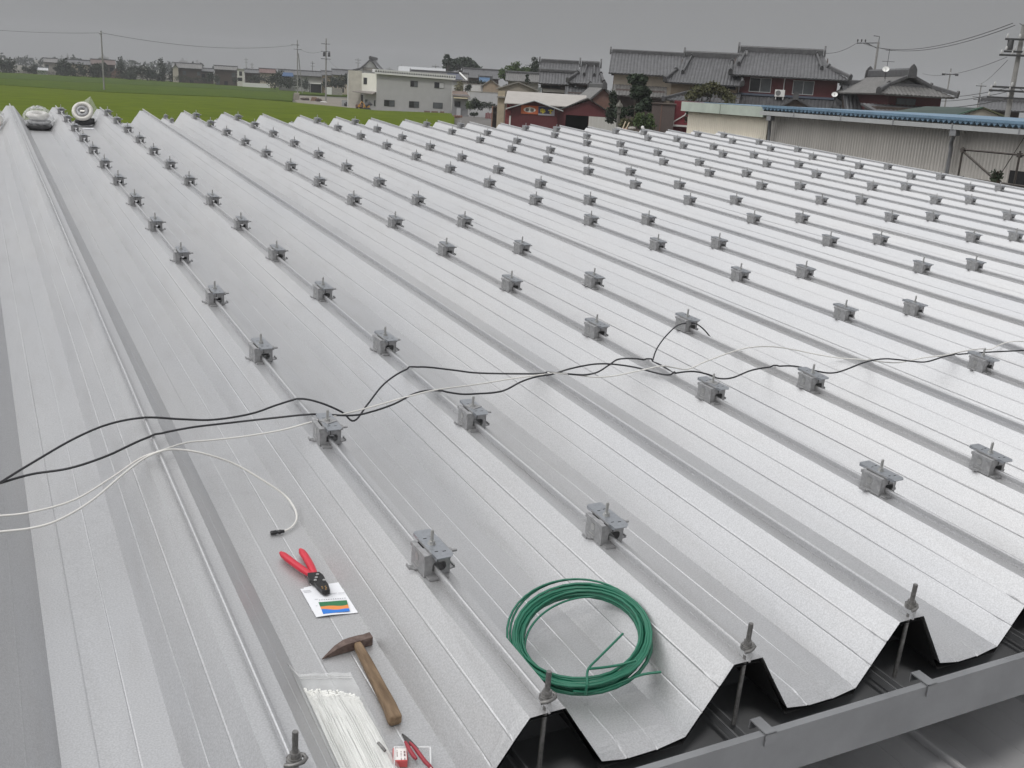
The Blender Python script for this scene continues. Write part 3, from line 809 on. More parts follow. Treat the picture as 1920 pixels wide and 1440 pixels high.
# ---- film-wrapped bundles at the far left end
M_WRAP = mat('white_ring', (.62, .60, .56), .35, noise=.12, nscale=30)
M_WRAPG = mat('grey_bundle', (.33, .33, .34), .35, noise=.5, nscale=22, bump=.5, bscale=18)
M_DKB = mat('dark_bundle_and_shade', (.045, .045, .047), .55, noise=.4, nscale=20)  # near-black; also stands in for shade under the wrapped bundles
M_FILM2 = mat('crumpled_film', (.80, .81, .82), .16, alpha=.27, bump=.9, bscale=14)
def torus(mb, c, R, r, M=None, n=32, m=10, mi=0, sq=1.0):
    V = []; F = []
    for i in range(n):
        a = 2 * math.pi * i / n
        for k in range(m):
            b = 2 * math.pi * k / m
            p = Vector(((R + r * math.cos(b)) * math.cos(a), (R + r * math.cos(b)) * math.sin(a), r * sq * math.sin(b)))
            if M is not None: p = M @ p
            V.append(p + Vector(c))
    for i in range(n):
        for k in range(m): F.append((i * m + k, ((i + 1) % n) * m + k, ((i + 1) % n) * m + (k + 1) % m, i * m + (k + 1) % m))
    mb.add(V, F, mi, True)
def crumple(mb, c, rx, ry, rz, seed, n=22, m=12, z0=-.2):
    rn = random.Random(seed); V = []; F = []
    for j in range(m + 1):
        th = math.pi * j / m
        for i in range(n):
            a = 2 * math.pi * i / n
            k = 1 + rn.uniform(-.13, .16)
            V.append((c[0] + rx * k * math.sin(th) * math.cos(a), c[1] + ry * k * math.sin(th) * math.sin(a), max(c[2] + rz * k * math.cos(th), .004)))
    for j in range(m):
        for i in range(n): F.append((j * n + i, j * n + (i + 1) % n, (j + 1) * n + (i + 1) % n, (j + 1) * n + i))
    mb.add(V, F, 0, False)
q = rpt(80, 240, -.262)
p1 = Vector((-.25, 10.75, ZV))
b1 = empty('wrapped_bundle', rfm(*p1), 'two stacked cable coils in crumpled clear film, second bundle from the left edge', 'bundle', 'film wrapped bundles at the far end')
m_ = MB(); torus(m_, (0, 0, .040), .095, .042, None, 32, 10, 0, .8); m_.build('shaded_lower_coil', M_DKB, b1)  # dark colour paints in the underside shading of the stack
m_ = MB(); torus(m_, (.003, 0, .088), .098, .028, Matrix.Rotation(rad(4), 3, 'X'), 32, 8, 0, .7); m_.build('middle_coil', M_WRAPG, b1)
m_ = MB(); torus(m_, (-.006, .01, .158), .085, .036, Matrix.Rotation(rad(8), 3, 'X'), 32, 10, 0, .85); m_.build('upper_coil', M_WRAP, b1)
m_ = MB(); crumple(m_, (0, .01, .118), .150, .150, .128, 5, 26, 12); m_.build('film', M_FILM2, b1)
p2 = Vector((.251, 11.25, ZV + .012))
b2 = empty('wrapped_bundle', rfm(*p2), 'white ring shaped coil tipped up in clear film above dark shade', 'bundle', 'film wrapped bundles at the far end')
MT = Matrix.Rotation(rad(-18), 3, 'Z') @ Matrix.Rotation(rad(58), 3, 'X')
m_ = MB(); torus(m_, (.0, .0, .160), .096, .024, MT, 36, 10); m_.build('ring_coil', M_WRAP, b2)
m_ = MB(); torus(m_, (.0, .012, .157), .050, .027, MT, 24, 8); m_.box((.002, -.005, .155), (.05, .02, .05), 1, MT); m_.build('inner_coil', [M_WRAPG, M_WRAP], b2)
m_ = MB(); torus(m_, (.02, .06, .035), .075, .034, None, 28, 8); m_.box((.105, .05, .05), (.05, .06, .055)); m_.build('shade_filler', M_DKB, b2)  # dark torus and block stand in for the shade beneath the ring
m_ = MB(); V = [(-.03, .09, .01), (.13, .07, .03), (.185, .085, .16), (.105, .10, .325), (.02, .10, .26), (-.04, .10, .17), (.10, .02, .10), (.06, .03, .21)]
m_.add(V, [(0, 1, 6), (1, 2, 6), (2, 3, 7), (2, 7, 6), (3, 4, 7), (4, 5, 7), (5, 0, 6), (5, 6, 7)]); m_.build('film', M_FILM2, b2)
tg = rpt(165, 241.5, -.258)
m_ = MB(); m_.prism([(-.055, -.02), (.045, -.03), (.07, .02), (.055, .05), (.035, .03), (-.03, .035), (-.06, .03)], .001, .005, 0, 'xy')
o = m_.build('paper_scrap', M_PAPER, None, mw=rfm(tg.x, tg.y, ZV + .001)); tag(o, 'white paper scrap lying just below the ring shaped bundle', 'paper')
p3 = Vector((-.735, 10.6, ZV + .02))
b3 = empty('wrapped_bundle', rfm(*p3), 'film wrapped coil cut off by the left edge of the photo', 'bundle', 'film wrapped bundles at the far end')
MT = Matrix.Rotation(rad(35), 3, 'Z') @ Matrix.Rotation(rad(48), 3, 'X')
m_ = MB(); torus(m_, (0, 0, .115), .105, .030, MT, 32, 10); m_.build('ring_coil', M_WRAP, b3)
m_ = MB(); torus(m_, (0, .01, .11), .065, .026, MT, 24, 8); m_.build('inner_coil', M_DKB, b3)
m_ = MB(); crumple(m_, (.02, .05, .10), .125, .12, .10, 9); m_.build('film', M_FILM2, b3)
# ================================================================ the surroundings (world frame)
class Frame:
    """facade frame: origin on the ground at horizontal distance D along pixel (cx, cy); x to the right, y away, z up"""
    def __init__(s, cx, cy, D, yaw=0.0):
        p = dpt(cx, cy, D); d = p - CW
        a = math.atan2(d.y, d.x) + rad(yaw)
        s.w = Vector((math.cos(a), math.sin(a), 0)); s.u = Vector((math.sin(a), -math.cos(a), 0))
        s.o = Vector((p.x, p.y, GZ)); s.rz = a - math.pi / 2
    def uz(s, px, py, w=0.0):
        r = wray(px, py); t = (w - (CW - s.o).dot(s.w)) / r.dot(s.w)
        q = CW + r * t
        return (q - s.o).dot(s.u), q.z - GZ
    def u_(s, px, py, w=0.0): return s.uz(px, py, w)[0]
    def z_(s, px, py, w=0.0): return s.uz(px, py, w)[1]
    def mw(s, z=0.0): return Matrix.Translation(s.o + Vector((0, 0, z))) @ Matrix.Rotation(s.rz, 4, 'Z')
    def root(s, name, label, cat, group=None): return empty(name, s.mw(), label, cat, group)

M_TILE = mat('grey_roof_tiles', (.088, .088, .092), .45, 0, noise=.28, nscale=2.2)
M_TILE2 = mat('weathered_roof_tiles', (.13, .126, .122), .5, 0, noise=.25, nscale=2.0)
M_RIDGE = mat('ridge_tiles', (.085, .085, .088), .5, noise=.3, nscale=3)
M_DRED = mat('dark_red_cladding', (.105, .018, .020), .6, noise=.22, nscale=6, stretch=(6, 6, .4))
M_BROWN = mat('brown_cladding', (.20, .115, .090), .75, noise=.15, nscale=4)
M_BRNGREY = mat('grey_brown_cladding', (.125, .098, .090), .7, noise=.12, nscale=5, stretch=(8, 8, .3))
M_CREAM = mat('cream_plaster', (.50, .44, .36), .8, noise=.10, nscale=2)
M_PINK = mat('pale_panel', (.46, .43, .41), .7, noise=.06, nscale=3)
M_DARK = mat('dark_opening', (.012, .012, .013), .8)
M_GLASS = mat('window_glass', (.10, .11, .115), .12, noise=.35, nscale=.8)
M_GLASSD = mat('dark_window_glass', (.018, .019, .021), .15)
M_FRAMEW = mat('pale_window_frame', (.55, .55, .55), .5)
M_FRAMED = mat('dark_window_frame', (.06, .058, .056), .5)
M_WHITE = mat('white_paint', (.74, .74, .72), .55, noise=.06, nscale=3)
M_CONC = mat('concrete', (.30, .285, .26), .85, noise=.18, nscale=2.5)
M_WOODD = mat('dark_timber', (.07, .050, .040), .7, noise=.2, nscale=8)
M_GREYW = mat('grey_wall', (.45, .45, .445), .75, noise=.05, nscale=.8)
M_POLE = mat('pole_concrete', (.26, .255, .245), .8, noise=.12, nscale=3)
M_IRON = mat('dark_iron', (.06, .06, .062), .55, .4)

def slope(mb, O, a, b, L, upper, pitch=.32, amp=.055, mi=0, th=.10):
    """roof slope with rows of tiles: O eave corner, a along the eave, b up the slope (unit vectors), upper outline [(s, t)]"""
    O = Vector(O); a = Vector(a).normalized(); b = Vector(b).normalized(); nrm = a.cross(b)
    if nrm.z < 0: nrm = -nrm
    def top(s):
        for (s0, t0), (s1, t1) in zip(upper, upper[1:]):
            if s0 - 1e-6 <= s <= s1 + 1e-6: return t0 + (t1 - t0) * ((s - s0) / max(1e-6, s1 - s0))
        return 0
    ss = set([0, L] + [q[0] for q in upper]); k = 0
    while k * pitch / 4 < L: ss.add(k * pitch / 4); k += 1
    ss = sorted(ss); V = []; F = []
    for s in ss:
        h = amp * abs(math.cos(math.pi * s / pitch)) ** .7
        V.append(O + a * s + nrm * h); V.append(O + a * s + b * max(top(s), .001) + nrm * h)
        V.append(O + a * s - nrm * th); V.append(O + a * s + b * max(top(s), .001) - nrm * th)
    n = len(ss)
    for i in range(n - 1):
        q = 4 * i
        F += [(q, q + 4, q + 5, q + 1), (q + 2, q + 3, q + 7, q + 6), (q, q + 2, q + 6, q + 4), (q + 1, q + 5, q + 7, q + 3)]
    F += [(0, 1, 3, 2), (4 * n - 4, 4 * n - 2, 4 * n - 1, 4 * n - 3)]
    mb.add(V, F, mi)
def ridge_bar(mb, a, b, w=.28, h=.34, orn=True, mi=0):
    a = Vector(a); b = Vector(b); d = (b - a).normalized(); sd = d.cross(Vector((0, 0, 1))).normalized()
    up = sd.cross(d)
    V = []
    for p in (a, b):
        for (x, z) in ((-w / 2, -.06), (w / 2, -.06), (w / 2, h * .75), (w * .22, h), (-w * .22, h), (-w / 2, h * .75)): V.append(p + sd * x + up * z)
    mb.add(V, [tuple(range(6)), tuple(range(11, 5, -1))] + [(i, 6 + i, 6 + (i + 1) % 6, (i + 1) % 6) for i in range(6)], mi)
    if orn:
        for p, s in ((a, -1), (b, 1)):
            q = p + d * s * .06; e = p + d * s * .22
            V = []
            for o in (q, e):
                for (x, z) in ((-w * .9, -.20), (w * .9, -.20), (w * .8, h * .8), (w * .45, h * 1.25), (0, h * 1.55), (-w * .45, h * 1.25), (-w * .8, h * .8)): V.append(o + sd * x + up * z)
            mb.add(V, [tuple(range(7)), tuple(range(13, 6, -1))] + [(i, 7 + i, 7 + (i + 1) % 7, (i + 1) % 7) for i in range(7)], mi)
def window(root, u0, u1, z0, z1, w=0.0, fr=M_FRAMEW, panes=2, glass=(M_GLASSD, M_GLASS), name='window', side=None):
    f = MB(); t = .05
    def b(m, ua, ub, za, zb, w0, w1):
        if side is None: m.bx((ua, w + w0, za), (ub, w + w1, zb))
        else: m.bx((side + w0, ua, za), (side + w1, ub, zb))
    b(f, u0, u1, z0, z0 + t, -.06, -.003); b(f, u0, u1, z1 - t, z1, -.06, -.003)
    b(f, u0, u0 + t, z0 + t, z1 - t, -.06, -.003); b(f, u1 - t, u1, z0 + t, z1 - t, -.06, -.003)
    for k in range(1, panes):
        x = u0 + (u1 - u0) * k / panes; b(f, x - t / 2, x + t / 2, z0 + t, z1 - t, -.058, -.003)
    o = f.build(name, fr, root)
    for k in range(panes):
        g = MB(); xa = u0 + (u1 - u0) * k / panes + (t if k == 0 else t / 2); xb = u0 + (u1 - u0) * (k + 1) / panes - (t if k == panes - 1 else t / 2)
        b(g, xa, xb, z0 + t, z1 - t, -.035, -.004); g.build('pane', glass[k % len(glass)], o)
    return o
def gable_along(root, u0, u1, ze, zr, dep, w0=0.0, oe=.7, og=.5, mwall=M_CREAM, mroof=M_TILE, pitch=.32, amp=.055, ridge=True, zb=0.0, wall=True, rh=.34):
    """ridge parallel to the facade"""
    if wall:
        m = MB(); prof = [(w0, zb), (w0 + dep, zb), (w0 + dep, ze - .02), (w0 + dep / 2, zr - .18), (w0, ze - .02)]
        m.prism(prof, u0, u1, 0, 'yz'); m.build('wall', mwall, root)
    r = MB(); ru = Vector((1, 0, 0)); h = zr - ze; run = dep / 2
    k = h / run
    lo = ze - k * oe; L = u1 - u0 + 2 * og; ln = math.hypot(run + oe, h + k * oe)
    slope(r, (u0 - og, w0 - oe, lo), ru, (0, run + oe, h + k * oe), L, [(0, ln), (L, ln)], pitch, amp)
    slope(r, (u0 - og, w0 + dep + oe, lo), ru, (0, -(run + oe), h + k * oe), L, [(0, ln), (L, ln)], pitch, amp)
    o = r.build('roof', mroof, root)
    if ridge:
        q = MB(); ridge_bar(q, (u0 - og + .05, w0 + dep / 2, zr + .02), (u1 + og - .05, w0 + dep / 2, zr + .02), h=rh); q.build('ridge_cap', M_RIDGE, o)
    return o
def gable_facing(root, u0, u1, ze, zr, dep, w0=0.0, oe=.5, og=.5, mwall=M_CREAM, mroof=M_TILE, pitch=.32, amp=.055, zb=0.0, ridge=True, uc=None):
    """gable end towards the viewer, ridge running away"""
    uc = (u0 + u1) / 2 if uc is None else uc
    m = MB(); m.prism([(u0, zb), (u1, zb), (u1, ze), (uc, zr - .16), (u0, ze)], w0, w0 + dep, 0, 'xz'); m.build('wall', mwall, root)
    r = MB(); L = dep + 2 * og
    for sgn, ue in ((-1, u0), (1, u1)):
        run = abs(uc - ue); h = zr - ze; k = h / run
        ln = math.hypot(run + oe, h + k * oe)
        slope(r, (ue + sgn * oe, w0 - og, ze - k * oe), (0, 1, 0), (-sgn * (run + oe), 0, h + k * oe), L, [(0, ln), (L, ln)], pitch, amp)
    o = r.build('roof', mroof, root)
    if ridge:
        q = MB(); ridge_bar(q, (uc, w0 - og + .05, zr + .02), (uc, w0 + dep + og - .05, zr + .02)); q.build('ridge_cap', M_RIDGE, o)
    return o
def hip_gable(root, uL, uR, zE, wE, zR_, wR, rl, rr, frac=.42, inL=None, inR=None, mroof=M_TILE, back=True, flare=.28, pitch=.30):
    """irimoya roof: eave uL..uR at height zE, front edge wE; ridge rl..rr at zR_, position wR"""
    r = MB(); dw = wR - wE; h = zR_ - zE; ln = math.hypot(dw, h)
    L = uR - uL; t1 = frac * ln
    inL = rl if inL is None else inL; inR = rr if inR is None else inR
    up = [(0, 0), (inL - uL, t1), (inL - uL + .01, t1 * 1.02), (rl - uL, ln), (rr - uL, ln), (inR - uL - .01, t1 * 1.02), (inR - uL, t1), (L, 0)]
    up = sorted(up, key=lambda q: q[0])
    slope(r, (uL, wE, zE), (1, 0, 0), (0, dw, h), L, up, pitch)
    wB = wR + dw
    if back: slope(r, (uL, wB, zE), (1, 0, 0), (0, -dw, h), L, up, pitch)
    # hipped ends under the little gables
    LL = wB - wE; zt = zE + frac * h; wf = wE + frac * dw
    for ue, ui, sgn in ((uL, inL, 1), (uR, inR, -1)):
        du = abs(ui - ue); l2 = math.hypot(du, zt - zE)
        slope(r, (ue, wE, zE), (0, 1, 0), (sgn * du, 0, zt - zE), LL, [(0, 0), (wf - wE, l2), (LL - (wf - wE), l2), (LL, 0)], pitch)
    o = r.build('roof', mroof, root)
    g = MB()
    for ui, e in ((inL, .25), (inR, -.25)):
        g.prism([(wf + .25, zt - .05), (2 * wR - wf - .25, zt - .05), (wR, zR_ - .25)], ui + e, ui + e + .08, 0, 'yz')
    g.build('gable_panel', M_WOODD, o)
    q = MB(); ridge_bar(q, (rl, wR, zR_ + .03), (rr, wR, zR_ + .03), .34, .50); q.build('ridge_cap', M_RIDGE, o)
    def bar(a, b, w=.20, hh=.20):
        q = MB(); ridge_bar(q, a, b, w, hh, True); q.build('hip_ridge', M_RIDGE, o)
    for ui, ri, ue in ((inL, rl, uL), (inR, rr, uR)):
        sg = 1 if ue == uL else -1
        bar((ri + sg * .55, wR - dw * .06, zR_ - h * .06 + .10), (ui + sg * .75, wf - dw * .06, zt + .02), .18, .20)
        bar((ui + sg * .05, wf, zt + .06), (ue + sg * .05, wE + .05, zE + flare), .22, .22)
        bar((ui + sg * .05, 2 * wR - wf, zt + .06), (ue + sg * .05, wB - .05, zE + flare), .22, .22)
    return o

# ---- foliage
def leaf_mat(name, c, c2, scale=1.5):
    return mat(name, c, .75, noise=.0, nscale=scale, c2=c2)
M_LEAF_D = leaf_mat('dark_foliage', (.008, .014, .007), (.030, .045, .019))
M_LEAF_P = leaf_mat('pine_foliage', (.012, .024, .012), (.036, .058, .026))
M_LEAF_G = leaf_mat('green_foliage', (.030, .055, .014), (.085, .130, .032))
M_LEAF_O = leaf_mat('olive_foliage', (.050, .048, .018), (.100, .105, .040))
M_BARK = mat('bark', (.06, .047, .036), .9, noise=.3, nscale=9)
def crown_mb(blobs, n, size, seed, flat=1.0):
    rn = random.Random(seed); m = MB(); tot = sum(b[3] ** 2 for b in blobs)
    for (x, y, z, r) in blobs:
        for _ in range(max(8, int(n * r * r / tot))):
            d = Vector((rn.gauss(0, 1), rn.gauss(0, 1), rn.gauss(0, 1))).normalized()
            rr = r * (rn.random() ** .35) * rn.uniform(.8, 1.12)
            p = Vector((x, y, z)) + Vector((d.x * rr, d.y * rr, d.z * rr * flat))
            a = Vector((rn.gauss(0, 1), rn.gauss(0, 1), rn.gauss(0, .7))).normalized(); b = a.orthogonal().normalized()
            b = (Matrix.Rotation(rn.uniform(0, 6.28), 3, a) @ b); c = a.cross(b); s = size * rn.uniform(.5, 1.3)
            m.add([p - b * s, p - c * s * .6, p + b * s, p + c * s * .6], [(0, 1, 2, 3)])
    return m
def tree(name, px, py, D, wpx, hpx, label, cat, m, kind='round', n=500, seed=1, group=None, leaf=None, trunk_px=0):
    """px, py: foot in the photograph; wpx, hpx: its size there"""
    fr = Frame(px, py, D); u, z = fr.uz(px, py)
    k = D / FPX * 1.06; w, h = wpx * k, hpx * k
    root = empty(name, fr.mw(max(z, 0)), label, cat, group)
    t0 = trunk_px * k
    rn = random.Random(seed); blobs = []
    if kind == 'round':
        for i in range(9): blobs.append((rn.uniform(-.30, .30) * w, rn.uniform(-.25, .25) * w, t0 + (h - t0) * rn.uniform(.17, .74), min(w, (h - t0)) * rn.uniform(.24, .36)))
    elif kind == 'hedge':
        q = max(3, int(w / h * 2.2))
        for i in range(q * 2): blobs.append((((i % q + .5) / q - .5) * w * .92, rn.uniform(-.3, .3) * h, h * rn.uniform(.25, .66), h * rn.uniform(.32, .46)))
    elif kind == 'tall':
        for i in range(9):
            t = i / 8; blobs.append((rn.uniform(-.12, .12) * w, rn.uniform(-.12, .12) * w, t0 + (h - t0) * (.10 + .8 * t), w * (.52 - .26 * t)))
    elif kind == 'pine':
        for i in range(16):
            t = rn.random() ** .8; s = w * (.5 - .36 * t); an = rn.uniform(0, 6.28)
            blobs.append((math.cos(an) * s * .75, math.sin(an) * s * .75, t0 + (h - t0) * (.12 + .80 * t), w * rn.uniform(.11, .17)))
        blobs.append((0, 0, h * .9, w * .13)); blobs.append((0, 0, h * .6, w * .16))
    elif kind == 'dome':
        for i in range(16):
            t = (i + .5) / 16 - .5; blobs.append((t * w * .86, rn.uniform(-.18, .18) * w, t0 + (h - t0) * (.22 + .48 * (1 - (2 * t) ** 2)) * rn.uniform(.85, 1.05), (h - t0) * rn.uniform(.24, .32)))
    crown_mb(blobs, int(n * (1.0 if kind == 'pine' else 2.4)), leaf or max(.10, min(w, h) * (.055 if kind == 'pine' else .075)), seed, .8 if kind in ('pine',) else 1).build('crown', m, root)
    t = MB(); lean = rn.uniform(-.04, .04) * h
    t.tube([(0, 0, -.2), (lean * .3, 0, h * .25), (lean, .02, h * .55), (lean * 1.2, 0, h * .82)], [max(.05, h * .030), max(.04, h * .024), max(.03, h * .016), max(.015, h * .006)], 7)
    for b in blobs[:6]: t.tube([(lean * .5, 0, h * .32), (b[0] * .5, b[1] * .5, (h * .32 + b[2]) / 2 + .02 * h), (b[0], b[1], b[2])], [max(.03, h * .014), max(.02, h * .009), max(.01, h * .004)], 5)
    t.build('trunk', M_BARK, root)
    return root

# ---- ground, field, road
def poly(name, pts, z, m, th=None):
    P_ = [gpt(a, b) for a, b in pts]; mb = MB(); n = len(P_)
    if th is None: mb.add([(p.x, p.y, GZ + z) for p in P_], [tuple(range(n))])
    else: mb.prism([(p.x, p.y) for p in P_], GZ + z - th, GZ + z, 0, 'xy')
    o = mb.build(name, m); o['kind'] = 'structure'; return o
M_GROUND = mat('bare_ground', (.095, .090, .070), .95, c2=(.15, .14, .115), nscale=.25, bump=.3, bscale=3)
g = MB(); g.add([(-2500, -600, GZ), (2500, -600, GZ), (2500, 3500, GZ), (-2500, 3500, GZ)], [(0, 1, 2, 3)])
o = g.build('ground', M_GROUND); o['kind'] = 'structure'
def field_mat(name, c1, c2, sc, st):
    m = mat(name, c1, 1.0, c2=c2, nscale=sc, stretch=st, bump=.9, bscale=5, spec=0.05)
    return m
M_RICE1 = field_mat('ripening_rice', (.066, .095, .004), (.104, .138, .007), .35, (1, 1, 1))
M_RICE2 = field_mat('green_rice', (.046, .076, .006), (.068, .100, .009), .3, (1, .35, 1))
M_RICE3 = field_mat('deep_green_rice', (.042, .070, .011), (.064, .096, .016), .25, (1, .5, 1))
poly('rice_field', [(-500, 330), (-500, 143), (0, 164), (200, 178), (430, 187), (545, 196), (705, 212), (845, 217.5), (852, 226), (850, 260), (700, 330)], .45, M_RICE1, .45)
poly('rice_field', [(-500, 141), (-500, 112), (0, 137.5), (120, 143.5), (220, 148.5), (320, 154), (430, 160), (520, 166), (620, 173), (655, 176), (655, 183), (550, 178), (548, 193), (430, 185.5), (200, 176.5), (0, 162.5)], .40, M_RICE2, .40)
poly('rice_field', [(-500, 127), (-500, 118), (0, 141), (220, 152), (520, 170.5), (520, 175), (300, 164), (0, 150)], .44, M_RICE3, .1)
M_TRACK = mat('dirt_track', (.15, .13, .105), .95, c2=(.22, .20, .17), nscale=.6, bump=.3, bscale=4)
M_ASPH = mat('worn_asphalt', (.13, .122, .115), .9, noise=.15, nscale=1.2, bump=.15, bscale=6)
poly('yard', [(545, 181), (556, 179), (700, 190), (760, 197), (720, 211), (702, 210.5), (560, 196)], .06, M_TRACK)
poly('road', [(853, 231), (880, 203), (915, 198.5), (938, 199.5), (946, 212), (955, 236), (965, 262), (850, 262)], .05, M_ASPH)

# ---------------------------------------------------------------- corrugated warehouse beyond our roof's right edge
XW = 13.0
wy0, wy1, wyc = 2.0, 16.65, 14.03
EZ = .92
ww = empty('corrugated_warehouse', wm((XW, wyc, GZ)), 'grey corrugated warehouse with blue roof edge and cream end beyond the roof', 'building')
def wav(mb, x, y0, y1, z0, z1, pitch=.062, amp=.0042):
    n = int((y1 - y0) / (pitch / 4)); V = []; F = []
    for i in range(n + 1):
        y = y0 + (y1 - y0) * i / n; d = amp * (1 if (i % 4) in (0, 1) else -1)
        V += [(x + d, y, z0), (x + d, y, z1)]
    mb.add(V, [(2 * i, 2 * i + 1, 2 * i + 3, 2 * i + 2) for i in range(n)])
hz = -GZ
m = MB(); wav(m, 0, wy0 - wyc, -.02, 0, hz + EZ - .05); m.bx((.05, wy0 - wyc, 0), (.12, -.02, hz + EZ - .06)); m.bx((.12, wy0 - wyc, 0), (9, wy0 - wyc + .08, hz + EZ - .1)); m.bx((.12, 2.53, 0), (9, 2.61, hz + EZ - .1)); m.bx((8.9, wy0 - wyc + .1, 0), (9, 2.5, hz + EZ - .1))
m.build('wall', mat('grey_corrugated_sheet', (.50, .475, .44), .65, .1, noise=.08, nscale=1.2, stretch=(4, 4, .25)), ww)
m = MB(); wav(m, -.02, .0, 2.60, 0, hz + EZ - .13); m.bx((.03, .02, 0), (.10, 2.55, hz + EZ - .14)); 
m.build('cream_wall', mat('cream_corrugated_sheet', (.80, .74, .62), .65, .05, noise=.06, nscale=1.2, stretch=(4, 4, .25)), ww)
m = MB()
for i in range(2): m.bx((-.17, -.02 + i * 1.36, hz + EZ - .20), (-.13, 1.32 + i * 1.36 + .0, hz + EZ - .005))
m.bx((-.13, -.02, hz + EZ - .03), (.05, 2.68, hz + EZ - .01)); m.bx((-.13, -.02, hz + EZ - .20), (-.02, 0.02, hz + EZ - .035)); m.bx((-.13, -.015, hz + EZ - .2), (-.03, 2.68, hz + EZ - .185))
m.build('fascia', mat('pale_green_fascia', (.42, .47, .41), .6, noise=.14, nscale=3), ww)
# blue folded roof: sheets run back from the eave, their ends make a row of dark triangles
m = MB(); pt = .105; n = int((wyc - wy0) / pt); V = []
pts = []
for i in range(n): pts += [(-i * pt - .008, 1), (-i * pt - pt * .5, 0), (-i * pt - pt + .008, 1)]
for x, dz in ((-.20, 0), (9.2, .03)):
    for y, t in pts: V.append((x, y, hz + EZ - .062 + .045 * t + dz))
q = len(pts); m.add(V, [(i, i + 1, q + i + 1, q + i) for i in range(q - 1)])
m.bx((-.225, wy0 - wyc, hz + EZ - .012), (-.12, -.003, hz + EZ + .030))
for i in range(n):
    y = -i * pt; m.add([(-.206, y, hz + EZ - .013), (-.206, y - pt, hz + EZ - .013), (-.206, y - pt + .012, hz + EZ - .026), (-.206, y - pt * .5, hz + EZ - .066), (-.206, y - .012, hz + EZ - .026)], [(0, 1, 2, 3, 4)])
m.add([(-.12, wy0 - wyc, hz + EZ), (9.2, wy0 - wyc, hz + EZ + .05), (9.2, 2.6, hz + EZ + .05), (-.12, 2.6, hz + EZ)], [(0, 1, 2, 3)])
m.build('roof', mat('faded_blue_sheet', (.15, .24, .33), .5, .1, noise=.14, nscale=2), ww)
m = MB(); m.bx((-.28, wy0 - wyc, hz + EZ - .155), (-.17, -.045, hz + EZ - .082)); 
gw = m.build('gutter', mat('weathered_gutter', (.40, .41, .41), .55, .1, noise=.12, nscale=2), ww)
for y in (-1.0, -2.2, -3.4, -4.6, -5.8, -7.0, -8.2):
    s = MB(); s.bx((-.285, y - .012, hz + EZ - .16), (-.2805, y + .012, hz + EZ - .06)); s.build('gutter_strap', M_GUT, gw)
for y, off in ((-.30, 0), (-4.62, 0)):
    s = MB(); s.tube([(-.22, y, hz + EZ - .155), (-.22, y, hz + EZ - .22), (-.12, y + .12, hz + EZ - .36), (-.10, y + .12, hz + EZ - .46), (-.10, y + .12, .1)], .032, 8); s.bx((-.27, y - .06, hz + EZ - .25), (-.17, y + .06, hz + EZ - .1555)); s.build('downpipe', M_GUT, ww)
m = MB(); m.bx((-.055, -6.7, hz + .02), (-.03, -5.60, hz + .235)); m.build('dark_window', M_DARK, ww)
# scaffold left standing in the gap
sx_ = 11.6
sc_ = empty('scaffold', wm((sx_, 8.3, GZ)), 'thin rusty scaffold frame with a diagonal brace at the right edge', 'scaffold')
def wr(px, py, x=sx_): q = wpt(px, py, 0, x); return Vector((q.x - sx_, q.y - 8.3, q.z - GZ))
M_SCAF = mat('old_scaffold_pipe', (.085, .075, .068), .6, .5, noise=.3, nscale=12)
def sbar(name, a, b, r=.015):
    m = MB(); m.tube([a, b], r, 8); m.build(name, M_SCAF, sc_)
a = wr(1806, 276); sbar('post', Vector((a.x, a.y, 2)), a)
b = wr(1912, 290); b2_ = Vector((b.x, b.y, b.z + .05)); sbar('post', Vector((b.x, b.y, 2)), b2_)
sbar('rail', wr(1801, 280), wr(1975, 296)); sbar('rail', wr(1794, 332.5), wr(1975, 357), .016); sbar('brace', wr(1806, 284), wr(1874, 344), .017)
sbar('wire', wr(1935, 235), wr(1872, 333), .006)
for (px, py) in ((1806, 282), (1912, 291), (1802, 334), (1872, 343)):
    m = MB(); m.box(wr(px, py), (.05, .055, .06)); m.build('coupler', M_SCAF, sc_)
tree('weed', 1866, 345, 13.9, 20, 24, 'small green weed growing beside the scaffold foot', 'plant', M_LEAF_D, 'round', 60, 4, None, .022)

# ---------------------------------------------------------------- the big farmhouse and its neighbours
fr = Frame(1475, 150, 98)
H = fr.root('farmhouse', 'large dark red two storey farmhouse with grey tiled hip and gable roof', 'house')
zE = (fr.z_(1380, 139, -.9) + fr.z_(1585, 152, -.9)) / 2; wR = 4.0
rl, z1 = fr.uz(1388, 95, wR); rr, z2 = fr.uz(1543, 105, wR); zRd = (z1 + z2) / 2
uL = fr.u_(1368, 140, -.9); uR = fr.u_(1592, 153, -.9)
iL = fr.u_(1372, 112, 1.6); iR = fr.u_(1556, 128, 1.6)
wl0, wl1 = fr.u_(1384, 160), fr.u_(1568, 175)
m = MB(); m.bx((wl0, 0, 0), (wl1, 8, zE + .25)); m.build('wall', M_DRED, H)
hip_gable(H, uL, uR, zE, -.9, zRd, wR, rl, rr, .45, iL, iR)
z0 = (fr.z_(1405, 172) + fr.z_(1445, 174)) / 2; z1 = fr.z_(1425, 146)
window(H, fr.u_(1405, 160), fr.u_(1446, 160), z0, z1, 0, M_FRAMEW, 2, (M_GLASSD, M_GLASS)); window(H, fr.u_(1486, 165), fr.u_(1526, 165), z0, z1 - .05, 0, M_FRAMEW, 2, (M_GLASS, M_GLASS))
m = MB(); m.bx((wl0 + .1, -.25, z0 - .30), (wl1 - .1, -.004, z0 - .12)); m.build('ledge', mat('blue_grey_ledge', (.09, .11, .15), .6), H)
